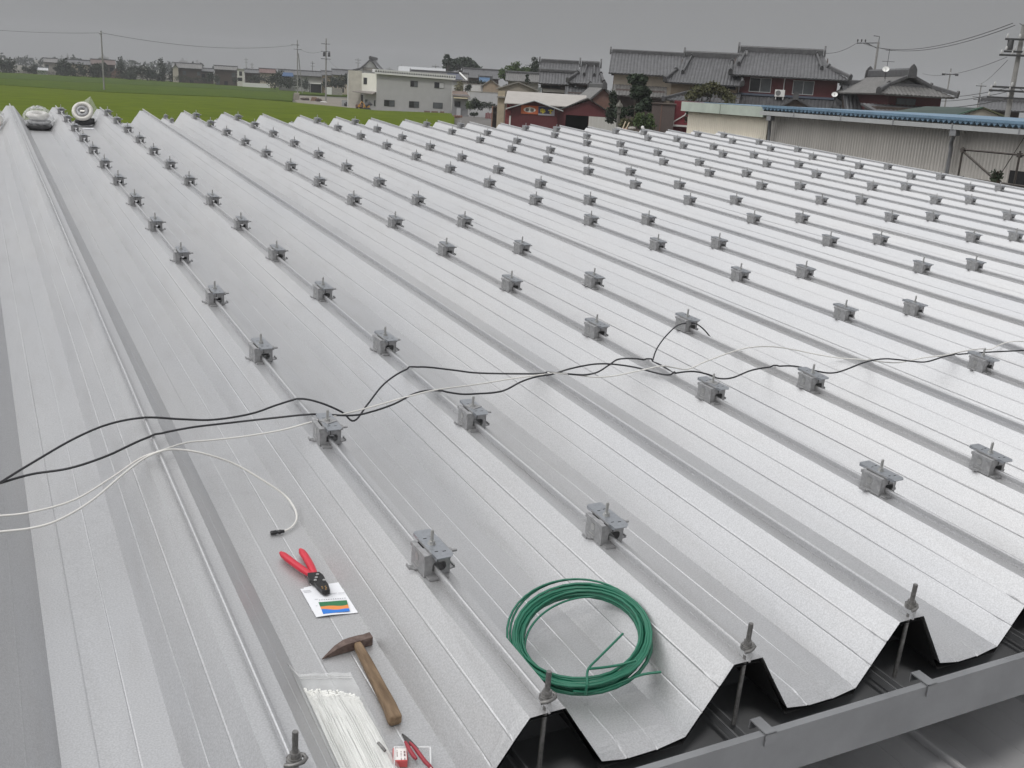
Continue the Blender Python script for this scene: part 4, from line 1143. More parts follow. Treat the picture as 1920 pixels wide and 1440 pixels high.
for px in (1386, 1470):
    m = MB(); u = fr.u_(px, 160); m.tube([(u, -.06, zE + .1), (u, -.06, z0 - .3)], .045, 8); m.build('downpipe', M_WHITE, H)
# ground-floor skirt roof and wall
sL, sR = fr.u_(1378, 185, -2.6), fr.u_(1628, 218, -2.6); zS = fr.z_(1500, 214, -2.6) - .7
r = MB(); zt = z0 - .30; dw = 2.6; ln = math.hypot(dw, zt - zS)
slope(r, (sL, -2.6, zS), (1, 0, 0), (0, dw, zt - zS), sR - sL, [(0, ln), (wl1 - sL, ln), (sR - sL, 0)])
l2 = math.hypot(sR - wl1, zt - zS)
slope(r, (sR, -2.6, zS), (0, 1, 0), (-(sR - wl1), 0, zt - zS), 12, [(0, 0), (2.6, l2), (12, l2)])
so = r.build('skirt_roof', M_TILE, H)
q = MB(); ridge_bar(q, (wl1, 0, zt + .04), (sR, -2.6, zS + .1), .22, .2); q.build('hip_ridge', M_RIDGE, so)
m = MB(); m.bx((sL + .6, -1.2, 0), (sR - .8, -.02, zS + .35)); m.build('lower_wall', M_DRED, H)
# small porch gable on the skirt
r = MB(); ua, ub = fr.u_(1455, 202, -3.2), fr.u_(1535, 206, -3.2); uc = fr.u_(1492, 182, -3.2); zc = fr.z_(1492, 183, -3.2); ze_ = fr.z_(1490, 206, -3.2)
gable_facing(H, ua, ub, ze_, zc, 3.0, -3.2, .2, .2, M_WOODD, M_TILE, ridge=True, zb=zS - .6, uc=uc)
# left wing
wL, wRr = fr.u_(1258, 165, -.6), fr.u_(1385, 165, -.6)
zw = (fr.z_(1275, 155, -1.4) + fr.z_(1375, 161, -1.4)) / 2
rz1 = fr.z_(1330, 108, 3.2)
m = MB(); m.bx((wL, -.6, 0), (wl0 - .02, 6, zw + .2)); m.build('wing_wall', mat('beige_wing_wall', (.30, .235, .17), .8, noise=.1, nscale=2), H)
hip_gable(H, fr.u_(1246, 160, -1.4), fr.u_(1392, 163, -1.4), zw, -1.4, rz1, 3.2, fr.u_(1286, 105, 3.2), fr.u_(1396, 110, 3.2), .40, fr.u_(1266, 135, .4), fr.u_(1392, 135, .4))
for px in (1300, 1322, 1345, 1363):
    window(H, fr.u_(px, 164, -.6), fr.u_(px + 17, 164, -.6), fr.z_(px, 168, -.6), fr.z_(px, 158, -.6), -.6, M_WOODD, 1, (M_DARK,))
r = MB(); zq = fr.z_(1300, 190, -3.2); zq2 = fr.z_(1320, 172, -.6); a0, a1 = fr.u_(1246, 192, -3.2), sL + .4
slope(r, (a0, -3.2, zq), (1, 0, 0), (0, 2.6, zq2 - zq), a1 - a0, [(0, 0), (2.4, math.hypot(2.6, zq2 - zq)), (a1 - a0, math.hypot(2.6, zq2 - zq))])
slope(r, (a0, -3.2, zq), (0, 1, 0), (2.4, 0, zq2 - zq), 9, [(0, 0), (2.6, math.hypot(2.4, zq2 - zq)), (9, math.hypot(2.4, zq2 - zq))])
so = r.build('skirt_roof', M_TILE, H); q = MB(); ridge_bar(q, (a0 + 2.4, -.6, zq2 + .04), (a0, -3.2, zq + .1), .22, .2); q.build('hip_ridge', M_RIDGE, so)
m = MB(); m.bx((a0 + 1, -2.0, 0), (a1, -.62, zq + .5)); m.build('lower_wall', M_WOODD, H)
# things fixed to it but liftable
u, z = fr.uz(1462, 176, -.5)
ac = empty('air_conditioner', fr.mw() @ Matrix.Translation((u, -.55, z)), 'white air conditioner unit standing on the skirt roof between two windows', 'air conditioner')
m = MB(); m.box((0, 0, .05), (.86, .32, .60)); bevel(m.build('casing', M_WHITE, ac), .02)
m = MB(); m.tube([(-.14, -.163, .06), (-.14, -.168, .06)], .23, 20); m.build('fan_grille', mat('grille_grey', (.18, .18, .18), .6), ac)
for x in (-.32, .32):
    m = MB(); m.bx((x - .03, -.16, -.50), (x + .03, .16, -.253)); m.build('leg', M_WHITE, ac)
def dish(px, py, D, label, r=.27, mast=None, az=0):
    f2 = Frame(px, py, D); u, z = f2.uz(px, py)
    d = empty('satellite_dish', f2.mw(z) @ Matrix.Rotation(az, 4, 'Z'), label, 'satellite dish')
    m = MB(); V = []; F = []; N = 20
    MT = Matrix.Rotation(rad(-38), 3, 'X') @ Matrix.Rotation(rad(90), 3, 'X')
    for j in range(5):
        rr_ = r * j / 4
        for i in range(N): V.append(MT @ Vector((rr_ * math.cos(2 * math.pi * i / N), rr_ * math.sin(2 * math.pi * i / N), -.09 * (1 - (j / 4) ** 2))))
    for j in range(4):
        for i in range(N): F.append((j * N + i, j * N + (i + 1) % N, (j + 1) * N + (i + 1) % N, (j + 1) * N + i))
    m.add(V, F, 0, True); m.build('reflector', M_WHITE, d)
    m = MB(); m.tube([(0, -.05, -r * .9), (0, -.30, .02)], .012, 6); m.box((0, -.31, .04), (.06, .08, .06)); m.build('feed_arm', M_FRAMEW, d)
    m = MB(); m.tube([(0, .10, -.75), (0, .08, 0), (0, .02, .02)], .02, 6); m.build('mast', M_IRON, d)
    return d
dish(1565, 177, 96.5, 'white satellite dish on the red farmhouse wall corner', .26)
tree('roof_pine', 1330, 194, 93.5, 82, 36, 'clipped spreading pine rising in front of the red farmhouse', 'tree', M_LEAF_O, 'dome', 900, 12, None, .12)
tree('roof_pine', 1316, 185, 94.5, 34, 25, 'small dark pine above the green fascia of the warehouse', 'tree', M_LEAF_P, 'round', 350, 13, None, .12)

# brown neighbour with plain gable
fr = Frame(1205, 150, 103, 0)
H = fr.root('brown_house', 'tall brown gabled house with cream upper wall left of the farmhouse', 'house')
u0, u1 = fr.u_(1152, 140), fr.u_(1282, 150); dep = 7.5
ze = (fr.z_(1150, 137, -.8) + fr.z_(1258, 143, -.8)) / 2; zr = (fr.z_(1140, 98, dep / 2) + fr.z_(1272, 105, dep / 2)) / 2
k = (zr - ze) / (dep / 2 + .8); zeW = ze + k * .8
gable_along(H, u0, u1, zeW, zr, dep, 0, .8, .55, M_CREAM)
m = MB(); m.prism([(.02, 0), (dep - .02, 0), (dep - .02, zeW - .05), (dep / 2, zr - .25), (.02, zeW - .05)], u0 - .06, u0 - .005, 0, 'yz'); m.build('gable_wall', M_BROWN, H)
m = MB(); a, b = fr.u_(1185, 150), fr.u_(1213, 150); zz0, zz1 = fr.z_(1200, 157), fr.z_(1200, 142); m.bx((a, -.03, zz0), (b, -.004, zz1)); m.build('shutter', mat('grey_shutter', (.22, .22, .22), .6), H)
r = MB(); zs0 = fr.z_(1170, 179, -2.4); zs1 = fr.z_(1200, 161); a0, a1 = fr.u_(1146, 178, -2.4), fr.u_(1250, 180, -2.4)
slope(r, (a0, -2.4, zs0), (1, 0, 0), (0, 2.4, zs1 - zs0), a1 - a0, [(0, math.hypot(2.4, zs1 - zs0)), (a1 - a0, math.hypot(2.4, zs1 - zs0))]); r.build('skirt_roof', M_TILE2, H)
m = MB(); m.bx((a0 + .4, -1.4, 0), (a1 - .2, -.02, zs0 + .6)); m.build('lower_wall', M_BRNGREY, H)
fr2 = Frame(1130, 175, 98, 12)
H2 = fr2.root('brown_wing', 'low brown wing with small tiled gable between the red barn and the pine', 'house')
ua, ub = fr2.u_(1116, 185), fr2.u_(1136, 185); zc = fr2.z_(1125, 163); zee = fr2.z_(1114, 180)
gable_facing(H2, ua - .2, ub + .6, zee, zc, 6, 0, .35, .3, M_BROWN, M_TILE2)
# grey tiled houses further left
fr = Frame(1048, 140, 112, 0)
H = fr.root('tiled_house', 'dark house under a two tier grey tiled roof behind the red barn', 'house')
u0, u1 = fr.u_(1011, 140), fr.u_(1086, 140); ze = fr.z_(1045, 158, -.7); zr = fr.z_(1047, 118, 3.4); k = (zr - ze) / 4.1
gable_along(H, u0 + .4, u1 - .4, ze + k * .7, zr, 6.8, 0, .7, .4, M_WOODD)
m = MB(); zz = fr.z_(1045, 134, 1.6); ridge_bar(m, (u0 + .1, 1.45, zz), (u1 - .1, 1.45, zz), .2, .22); m.build('tier_ridge', M_RIDGE, H)
window(H, fr.u_(1014, 163), fr.u_(1052, 165), fr.z_(1030, 166), fr.z_(1030, 159.5), 0, M_WOODD, 2, (M_DARK, M_DARK))
m = MB(); m.bx((u0 + .5, -.25, fr.z_(1040, 173)), (u1 - .5, -.01, fr.z_(1040, 167.5))); m.build('balcony_rail', M_CONC, H)
fr = Frame(1098, 145, 109, 0)
H = fr.root('tiled_house', 'grey tiled hip roofed house squeezed between the brown house and the dark house', 'house')
uL, uR = fr.u_(1064, 156, -.8), fr.u_(1132, 160, -.8); zE = fr.z_(1098, 157, -.8); zRd = fr.z_(1104, 124, 3.4)
hip_gable(H, uL, uR, zE, -.8, zRd, 3.4, fr.u_(1090, 124, 3.4), fr.u_(1124, 126, 3.4), .5, fr.u_(1082, 138, 1.2), fr.u_(1128, 138, 1.2))
m = MB(); m.bx((uL + .9, 0, 0), (uR - .9, 6.8, zE + .2)); m.build('wall', M_WOODD, H)
r = MB(); za, zb_ = fr.z_(1085, 183, -3), fr.z_(1090, 164); a0, a1 = fr.u_(1058, 180, -3), fr.u_(1122, 183, -3)
slope(r, (a0, -3, za), (1, 0, 0), (0, 3, zb_ - za), a1 - a0, [(0, math.hypot(3, zb_ - za)), (a1 - a0, math.hypot(3, zb_ - za))]); r.build('skirt_roof', M_TILE, H)
m = MB(); m.bx((a0 + .3, -2, 0), (a1 - .3, -.02, za + .5)); m.build('lower_wall', M_BRNGREY, H)
# concrete gabled shed and flat roofs
fr = Frame(968, 180, 118, 0)
H = fr.root('concrete_shed', 'grey rendered shed with a low curved gable behind the red barn', 'shed')
gable_facing(H, fr.u_(934, 166), fr.u_(1008, 168), (fr.z_(934, 163) + fr.z_(1008, 170)) / 2, fr.z_(970, 153), 9, 0, .25, .3, mat('stained_render', (.33, .30, .26), .85, c2=(.42, .38, .32), nscale=.8), M_CONC, .4, .01, 0, False)
m = MB(); m.bx((fr.u_(934, 180), -.30, 0), (fr.u_(947, 180), -.01, fr.z_(940, 170))); m.build('pier', mat('sandy_render', (.46, .39, .29), .85, noise=.12, nscale=2), H)
m = MB(); m.bx((fr.u_(932, 181), -.7, fr.z_(940, 183)), (fr.u_(952, 181), -.302, fr.z_(940, 180.5))); m.build('canopy', M_CONC, H)
fr = Frame(980, 145, 150, 0)
H = fr.root('grey_roofed_house', 'wide grey roof behind the concrete shed', 'house')
zr = fr.z_(985, 139, 4); ze = fr.z_(985, 153, -.6); k = (zr - ze) / 4.6
gable_along(H, fr.u_(953, 145), fr.u_(1010, 148), ze + k * .6, zr, 8, 0, .6, .4, M_CONC, M_TILE2, ridge=True)

# red barn with two gables
fr = Frame(1040, 200, 92, 0)
H = fr.root('red_barn', 'dark red sheet metal barn with two gables and painted signboards', 'barn')
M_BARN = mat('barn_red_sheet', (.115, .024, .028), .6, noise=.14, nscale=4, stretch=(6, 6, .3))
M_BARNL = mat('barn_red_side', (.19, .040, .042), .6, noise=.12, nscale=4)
M_PALE = mat('pale_barn_roof', (.40, .375, .35), .6, .1, noise=.07, nscale=1.5)
M_BROOF = mat('dark_barn_roof', (.055, .050, .048), .7, noise=.2, nscale=2)
# rear long block with pale roof
zr = (fr.z_(952, 171, 6) + fr.z_(1098, 178, 6)) / 2; ze = fr.z_(990, 195, 1.0)
ua, ub = fr.u_(950, 180, 5), fr.u_(1100, 180, 5)
m = MB(); m.prism([(2.2, 0), (9.8, 0), (9.8, ze), (6, zr - .12), (2.2, ze + .2)], ua + .2, fr.u_(1040, 200), 0, 'yz'); m.build('rear_wall', M_BARNL, H)
m = MB(); h = zr - ze
for a, b, c, d in (((ua, 1.0, ze), (ub, 1.0, ze), (ub, 6, zr), (ua, 6, zr)), ((ua, 6, zr), (ub, 6, zr), (ub, 11, ze), (ua, 11, ze))):
    V = [a, b, c, d] + [(p[0], p[1], p[2] - .07) for p in (a, b, c, d)]
    m.add(V, [(0, 1, 2, 3), (7, 6, 5, 4), (0, 4, 5, 1), (1, 5, 6, 2), (2, 6, 7, 3), (3, 7, 4, 0)])
m.build('rear_roof', M_PALE, H)
# left gable
g0, g1, gc = fr.u_(958, 215), fr.u_(1046, 215), fr.u_(1002, 187); zc = fr.z_(1002, 188); zl = fr.z_(956, 201); zq = fr.z_(1052, 206)
m = MB(); sl = (zc - zq) / (fr.u_(1052, 206) - gc); sll = (zc - zl) / (gc - fr.u_(956, 201))
m.prism([(g0, 0), (g1, 0), (g1, zc - sl * (g1 - gc) - .1), (gc, zc - .1), (g0, zc - sll * (gc - g0) - .1)], 0, 2.4, 0, 'xz'); m.build('wall', M_BARN, H)
m = MB(); ur = fr.u_(1056, 208); ul = fr.u_(949, 203)
for (xa, za), (xb, zb_) in (((ul, zc - sll * (gc - ul)), (gc, zc)), ((gc, zc), (ur, zc - sl * (ur - gc)))):
    m.prism([(xa, za), (xb, zb_), (xb, zb_ - .07), (xa, za - .07)], -.55, 2.6, 0, 'xz')
m.build('porch_roof', mat('light_sheet_roof', (.50, .51, .51), .5, .2, noise=.08, nscale=2), H)
m = MB(); m.bx((g0 - .5, 0.02, 0), (g0 - .02, 2.3, zl - .25)); m.build('side_wall', M_BARNL, H)
m = MB(); m.bx((fr.u_(954, 235), -.06, 0), (fr.u_(957, 235), -.01, fr.z_(955, 217))); m.build('side_door', M_WHITE, H)
# right gable
h0, h1, hc = g1 + .02, fr.u_(1148, 215), fr.u_(1103, 182); zc2 = fr.z_(1103, 184); za = fr.z_(1046, 206); zb2 = fr.z_(1147, 213)
w_ = .35
o0, o1 = fr.u_(1060, 230), fr.u_(1103, 230); zo = fr.z_(1080, 216.5)
def topz(u): return (za + (zc2 - za) * (u - h0) / (hc - h0) if u < hc else zc2 + (zb2 - zc2) * (u - hc) / (h1 - hc)) - .1
m = MB()
m.prism([(h0, 0), (o0, 0), (o0, topz(o0)), (h0, topz(h0))], w_, w_ + .2, 0, 'xz')
m.prism([(o0, zo), (o1, zo), (o1, topz(o1)), (o0, topz(o0))], w_, w_ + .2, 0, 'xz')
m.prism([(o1, 0), (h1, 0), (h1, topz(h1)), (hc, topz(hc)), (o1, topz(o1))], w_, w_ + .2, 0, 'xz')
m.bx((h1 - .1, w_ + .2, 0), (h1, 8, zb2 - .2)); m.bx((h0, 7.8, 0), (h1, 8, zb2 - .3))
m.build('gable_wall', M_BARN, H)
m = MB(); m.bx((o0 - .6, w_ + 5.5, 0), (o1 + 1, w_ + 5.6, zo + 1)); m.bx((o0 - .6, w_ + .21, 0.01), (o1 + 1, w_ + 5.5, .03)); m.build('dark_interior', M_DARK, H)
m = MB()
for (xa, zA), (xb, zB) in (((h0 - .1, za - .02), (hc, zc2)), ((hc, zc2), (h1 + .3, zb2 - .12))):
    m.prism([(xa, zA), (xb, zB), (xb, zB - .08), (xa, zA - .08)], w_ - .3, 6.0, 0, 'xz')
br = m.build('gable_roof', M_BROOF, H)
m = MB()
for f0, f1 in ((.30, .36), (.50, .56)):
    def rp(t, w): x = h0 + (hc - h0) * t; return (x, w, za + (zc2 - za) * t + .03)
    m.add([rp(.45 + f0 * .3, 1.2 + f0 * 2), rp(.92, 4.2 + f0 * 2), rp(.92, 4.5 + f0 * 2), rp(.45 + f0 * .3, 1.5 + f0 * 2)], [(0, 1, 2, 3)])
m.build('skylight', M_WHITE, br)
d0, d1 = o1 + .03, fr.u_(1156, 228)
m = MB(); n = 22
for i in range(n):
    x = d0 + (d1 - d0) * i / n; m.bx((x, w_ - .14 - (.03 if i % 2 else 0), 0), (x + (d1 - d0) / n - .002, w_ - .04, fr.z_(1125, 219.5)))
m.build('sliding_door', mat('stained_white_sheet', (.55, .54, .50), .6, c2=(.66, .66, .64), nscale=1.2, stretch=(5, 5, .3)), H)
# signboards on the left gable (flat boards; strokes built on them)
def board(pxs, label, cols, strokes):
    (x0, y0), (x1, y1) = pxs
    u0, u1 = fr.u_(x0, (y0 + y1) / 2, -.08), fr.u_(x1, (y0 + y1) / 2, -.08); zt, zb_ = fr.z_((x0 + x1) / 2, y0, -.08), fr.z_((x0 + x1) / 2, y1, -.08)
    s = empty('signboard', fr.mw() @ Matrix.Translation(((u0 + u1) / 2, -.08, (zt + zb_) / 2)), label, 'sign', 'painted boards on the red barn')
    w, h = (u1 - u0) / 2, (zt - zb_) / 2
    m = MB(); m.bx((-w, 0, -h), (w, .05, h)); m.build('panel', cols[0], s)
    m = MB()
    for ci, kind, pts in strokes:
        P_ = [(a * w, b * h) for a, b in pts]
        if kind == 'poly': m.prism(P_, -.012 - .004 * ci, -.002, ci, 'xz')
        else:
            for (xa, za_), (xb, zb2_) in zip(P_, P_[1:]):
                d = Vector((xb - xa, zb2_ - za_)); nn_ = Vector((-d.y, d.x)).normalized() * kind / 2
                m.prism([(xa + nn_.x, za_ + nn_.y), (xb + nn_.x, zb2_ + nn_.y), (xb - nn_.x, zb2_ - nn_.y), (xa - nn_.x, za_ - nn_.y)], -.012 - .004 * ci, -.002, ci, 'xz')
    m.build('lettering', cols[1:], s)
OR = mat('sign_orange', (.52, .13, .05), .6); SW = mat('sign_white', (.74, .70, .64), .6); SK = mat('sign_black', (.03, .028, .026), .6); SB = mat('sign_indigo', (.022, .020, .075), .6); SY = mat('sign_yellow', (.70, .58, .06), .6); SG = mat('sign_grey', (.38, .37, .42), .6)
ell = [(.72 * math.cos(a * math.pi / 8), -.02 + .62 * math.sin(a * math.pi / 8) * (1 if math.sin(a) < 9 else 1)) for a in range(16)]
def glyph_box(cx):
    return [(2, .05, [(cx - .15, .26), (cx - .15, -.38), (cx + .15, -.38), (cx + .15, .26), (cx - .15, .26)]), (2, .05, [(cx, .26), (cx, -.38)]), (2, .05, [(cx - .15, .05), (cx + .15, .05)]), (2, .05, [(cx - .15, -.17), (cx + .15, -.17)])]
board(((977, 198), (1009, 213.5)), 'orange signboard with white oval and two black characters on the red barn', [OR, OR, SW, SK], [(1, 'poly', ell), (1, 'poly', [(-.22, .40), (.22, .40), (.12, .62), (0, .74), (-.12, .62)])] + glyph_box(-.28) + glyph_box(.30) + [(0, .07, [(-.95, -.93), (.95, -.93)])])
board(((1009.5, 200), (1040, 216.5)), 'indigo signboard with two yellow characters on the red barn', [SG, SG, SB, SY],
      [(1, 'poly', [(-.98, -.62), (-.98, .92), (.92, .92), (.92, .45), (.40, -.62)]), (2, .09, [(-.78, .14), (-.18, .20)]), (2, .09, [(-.74, -.22), (-.14, -.16)]), (2, .10, [(-.50, .50), (-.44, -.58)]), (2, .07, [(-.70, .42), (-.30, -.45)]),
       (2, .09, [(.20, .18), (.80, .22)]), (2, .10, [(.52, .48), (.50, -.10), (.40, -.24), (.50, -.34), (.58, -.22), (.52, -.58)])])
# truck nose in the barn doorway
u, z = fr.uz(1080, 238, 2.5)
kt = empty('parked_truck', fr.mw() @ Matrix.Translation((u, 2.4, 0)), 'pale small truck parked in the dark barn doorway', 'truck')
m = MB(); m.prism([(0, .45), (2.4, .45), (2.4, 1.75), (.75, 1.75), (.12, 1.15), (0, .9)], -.65, .65, 0, 'yz'); bevel(m.build('body', mat('truck_grey', (.30, .31, .32), .4, noise=.05), kt), .06)
m = MB(); m.add([(-.55, .14, 1.19), (.55, .14, 1.19), (.50, .68, 1.70), (-.50, .68, 1.70)], [(0, 1, 2, 3)]); m.v = [(x, y - .03, z + .02) for x, y, z in m.v]; m.build('windscreen', M_GLASSD, kt)
for x in (-.5, .5):
    m = MB(); m.tube([(x - .08, .45, .28), (x + .08, .45, .28)], .28, 16); m.build('wheel', M_IRON, kt)
    m = MB(); m.box((x * .9, -.01, .82), (.22, .04, .14)); m.build('headlight', M_WHITE, kt)

# brown sheet-clad shed, red wall and bits left of the cream wall
fr = Frame(1241, 215, 80, 0)
H = fr.root('brown_shed', 'flat fronted grey brown metal shed beside the garden pine', 'shed')
u0, u1 = fr.u_(1221, 220), fr.u_(1264, 220); zt = (fr.z_(1221, 194) + fr.z_(1264, 197)) / 2
m = MB(); n = 26
for i in range(n):
    x = u0 + (u1 - u0) * i / n; m.bx((x, -.02 * (i % 2), 0), (x + (u1 - u0) / n - .004, 4, zt))
m.build('wall', M_BRNGREY, H)
m = MB(); m.bx((u0 - .1, -.12, zt + .002), (u1 + .1, 4.1, zt + .07)); m.build('roof', M_WOODD, H)
m = MB(); x = fr.u_(1239, 220); m.bx((x - .03, -.06, 0), (x + .03, -.024, zt - .05)); m.build('door_edge', M_BROWN, H)
fr = Frame(1285, 215, 84, 0)
H = fr.root('red_shed', 'narrow dark red shed wall with a white pipe beside the cream wall', 'shed')
m = MB(); u0, u1 = fr.u_(1262, 220), fr.u_(1318, 220); zt = fr.z_(1285, 190); m.bx((u0, 0, 0), (u1, 4, zt)); m.build('wall', mat('bright_red_cladding', (.16, .014, .022), .6, noise=.2, nscale=4), H)
m = MB(); m.tube([(fr.u_(1290, 205), -.1, fr.z_(1290, 205)), (fr.u_(1284, 215), -.1, fr.z_(1283, 216)), (fr.u_(1263, 228), -.1, fr.z_(1264, 228)), (fr.u_(1258, 252), -.1, fr.z_(1258, 252))], .05, 7); m.build('pipe', M_WHITE, H)
m = MB(); m.bx((fr.u_(1262, 236), -.5, fr.z_(1280, 237.5)), (fr.u_(1306, 236), -.02, fr.z_(1280, 234.5))); m.build('ledge', M_WHITE, H)
tree('shrub', 1298, 236, 78, 26, 36, 'dark shrub tucked between the red shed wall and cream wall', 'shrub', M_LEAF_D, 'round', 400, 21, None, .10)
tree('garden_pine', 1190, 232, 82, 70, 80, 'bushy dark pine with layered branches in front of the brown house', 'tree', M_LEAF_P, 'pine', 5200, 5, None, .17, 4)
tree('shrub', 1208, 246, 78, 36, 34, 'mid green garden shrub at the right foot of the pine', 'shrub', M_LEAF_G, 'round', 500, 6, None, .11)
tree('shrub', 1176, 246, 79, 34, 26, 'grey green garden shrub left below the pine', 'shrub', M_LEAF_O, 'round', 400, 7, None, .11)
tree('conifer', 1148, 225, 86, 22, 48, 'dark narrow evergreen between red barn and stone lantern', 'tree', M_LEAF_D, 'tall', 700, 8, None, .11)
fr = Frame(1160, 215, 80)
M_LANT = mat('mossy_stone', (.13, .125, .11), .9, noise=.25, nscale=4)
sl_ = empty('stone_lantern', fr.mw(), 'tall weathered stone lantern standing left of the pine', 'lantern')
zt = fr.z_(1161, 187); m = MB(); m.tube([(0, 0, 0), (0, 0, .35)], .30, 8, sm=False); m.tube([(0, 0, .35), (0, 0, zt - 1.1)], .11, 10); m.build('shaft', M_LANT, sl_)
m = MB(); m.tube([(0, 0, zt - 1.1), (0, 0, zt - .95)], [.14, .24], 6, sm=False); m.box((0, 0, zt - .72), (.28, .28, .44)); m.build('fire_box', M_LANT, sl_)
m = MB(); m.tube([(0, 0, zt - .5), (0, 0, zt - .38), (0, 0, zt - .18), (0, 0, zt - .12), (0, 0, zt)], [.32, .28, .10, .08, .02], 6, sm=False); m.build('cap', M_LANT, sl_)
fr = Frame(1190, 238, 76)
for j, (px, py, rx, rz_, lab) in enumerate(((1158, 243, 9, 4, 'pale round garden stone beside the barn door'), (1185, 241, 8, 3, 'long grey garden stone under the pine'), (1205, 240, 3.2, 3.2, 'small white garden stone right of the pine foot'), (1172, 244, 7, 3.5, 'brown garden stone left of the pine foot'))):
    k = 76 / FPX; u, z = fr.uz(px, py); rn = random.Random(j); m = MB(); N = 10; V = []; F = []
    for jj in range(6):
        th = math.pi * jj / 5
        for i in range(N): a = 2 * math.pi * i / N; q = 1 + rn.uniform(-.12, .12); V.append((rx * k * q * math.sin(th) * math.cos(a), rx * k * .8 * q * math.sin(th) * math.sin(a), (z if z > .3 else .3) * 0 + rz_ * k * 1.2 * q * math.cos(th)))
    for jj in range(5):
        for i in range(N): F.append((jj * N + i, jj * N + (i + 1) % N, jj * N + N + (i + 1) % N, jj * N + N + i))
    m.add(V, F, 0, True); o = m.build('garden_stone', [M_CONC, M_CONC, M_WHITE, M_BROWN][j], None, mw=fr.mw(max(z, .1)) @ Matrix.Translation((u, 0, 0))); tag(o, lab, 'stone', 'stones in the pine garden')
m = MB(); m.add([], []); a, b = fr.uz(1150, 252), fr.uz(1225, 250)
m.bx((a[0], -1.0, 0), (b[0], 5, max(.2, fr.z_(1190, 249)))); o = m.build('garden_mound', mat('garden_soil', (.09, .07, .05), .95, noise=.3, nscale=2, bump=.5)); o.matrix_world = fr.mw(); o['kind'] = 'structure'
fr = Frame(1172, 238, 74)
for j, (xa, ya, xb, yb, lab) in enumerate(((1165, 247, 1173, 228, 'left of two bamboo stakes leaning in the pine garden'), (1171, 247, 1180, 230, 'right of two bamboo stakes leaning in the pine garden'))):
    ua, za = fr.uz(xa, ya); ub, zb_ = fr.uz(xb, yb); m = MB(); m.tube([(0, 0, 0), (ub - ua, .3, zb_ - za)], .045, 6); o = m.build('bamboo_stake', mat('bamboo', (.50, .42, .30), .6), None, mw=fr.mw(za) @ Matrix.Translation((ua, 0, 0))); tag(o, lab, 'stake', 'bamboo stakes in the garden')

# house with the forward gable at the right, its antenna and dish
fr = Frame(1700, 165, 92, -38)
H = fr.root('tiled_house', 'dark red house with an ornate tiled gable facing left under a roof aerial', 'house')
fr0 = Frame(1720, 170, 90, 22)
H.matrix_world = fr0.mw()
fr = fr0
u0, u1 = fr.u_(1664, 185), fr.u_(1772, 190); uc = fr.u_(1718, 140, -.5)
zc = fr.z_(1718, 142, -.5); zee = (fr.z_(1660, 176, -.5) + fr.z_(1786, 184, -.5)) / 2
uA, uB = fr.u_(1648, 178, -1.0), fr.u_(1790, 186, -1.0)
dep = 9.0
m = MB(); m.bx((u0 + .2, .3, 0), (u1 - .2, dep, zee + .1)); m.build('wall', M_DRED, H)
r = MB(); frac = .42; h = zc - zee
for sg, ue in ((1, uA), (-1, uB)):
    run = abs(uc - ue); ln = math.hypot(run, h)
    slope(r, (ue, -1.0, zee), (0, 1, 0), (sg * run, 0, h), dep + 2, [(0, 0), (1.5, ln * frac), (1.52, ln), (dep + 2, ln)])
zt = zee + h * frac; uAi, uBi = uA + abs(uc - uA) * frac, uB - abs(uB - uc) * frac
l2 = math.hypot(1.5, zt - zee)
slope(r, (uA, -1.0, zee), (1, 0, 0), (0, 1.5, zt - zee), uB - uA, [(0, 0), (uAi - uA, l2), (uBi - uA, l2), (uB - uA, 0)])
ro = r.build('roof', M_TILE2, H)
m = MB(); m.prism([(uAi + .3, zt), (uBi - .3, zt), (uc, zc - .3)], 1.0, 1.1, 0, 'xz'); m.build('gable_panel', mat('grey_gable', (.20, .20, .20), .7), ro)
q = MB(); ridge_bar(q, (uc, .45, zc + .05), (uc, dep + .8, zc + .05), .4, .55)
ridge_bar(q, (uAi - .1, .5, zt + .05), (uc - .15, .5, zc - .05), .2, .16, False); ridge_bar(q, (uBi + .1, .5, zt + .05), (uc + .15, .5, zc - .05), .2, .16, False)
ridge_bar(q, (uAi, .5, zt + .05), (uA, -1.0, zee + .22), .24, .24); ridge_bar(q, (uBi, .5, zt + .05), (uB, -1.0, zee + .22), .24, .24)
ridge_bar(q, (uAi + .1, .62, zt + .03), (uBi - .1, .62, zt + .03), .3, .22, False)
q.build('ridge_cap', M_RIDGE, ro)
window(H, fr.u_(1680, 190, .3), fr.u_(1716, 193, .3), fr.z_(1700, 197, .3), fr.z_(1700, 184.5, .3), .3, M_FRAMED, 2, (M_GLASS, M_GLASS))
r = MB(); za = fr.z_(1690, 212, -3.2); zb_ = fr.z_(1700, 199, .2); a0, a1 = fr.u_(1640, 212, -3.2), fr.u_(1765, 214, -3.2)
slope(r, (a0, -3.2, za), (1, 0, 0), (0, 3.4, zb_ - za), a1 - a0, [(0, math.hypot(3.4, zb_ - za)), (a1 - a0, math.hypot(3.4, zb_ - za))]); r.build('skirt_roof', M_TILE, H)
m = MB(); m.bx((a0 + .4, -2.2, 0), (a1 - .4, .28, za + .4)); m.build('lower_wall', M_WOODD, H)
dish(1661, 129.5, 91, 'white satellite dish on the ridge of the right hand tiled house', .27)
fa = Frame(1664, 120, 91.2); u, z = fa.uz(1662, 138)
an = empty('roof_aerial', fa.mw(z), 'television aerial mast above the dish on the right hand house', 'aerial')
zt = fa.z_(1666, 92) - z
m = MB(); m.tube([(0, 0, -.6), (0, 0, zt)], .022, 6); m.build('mast', M_IRON, an)
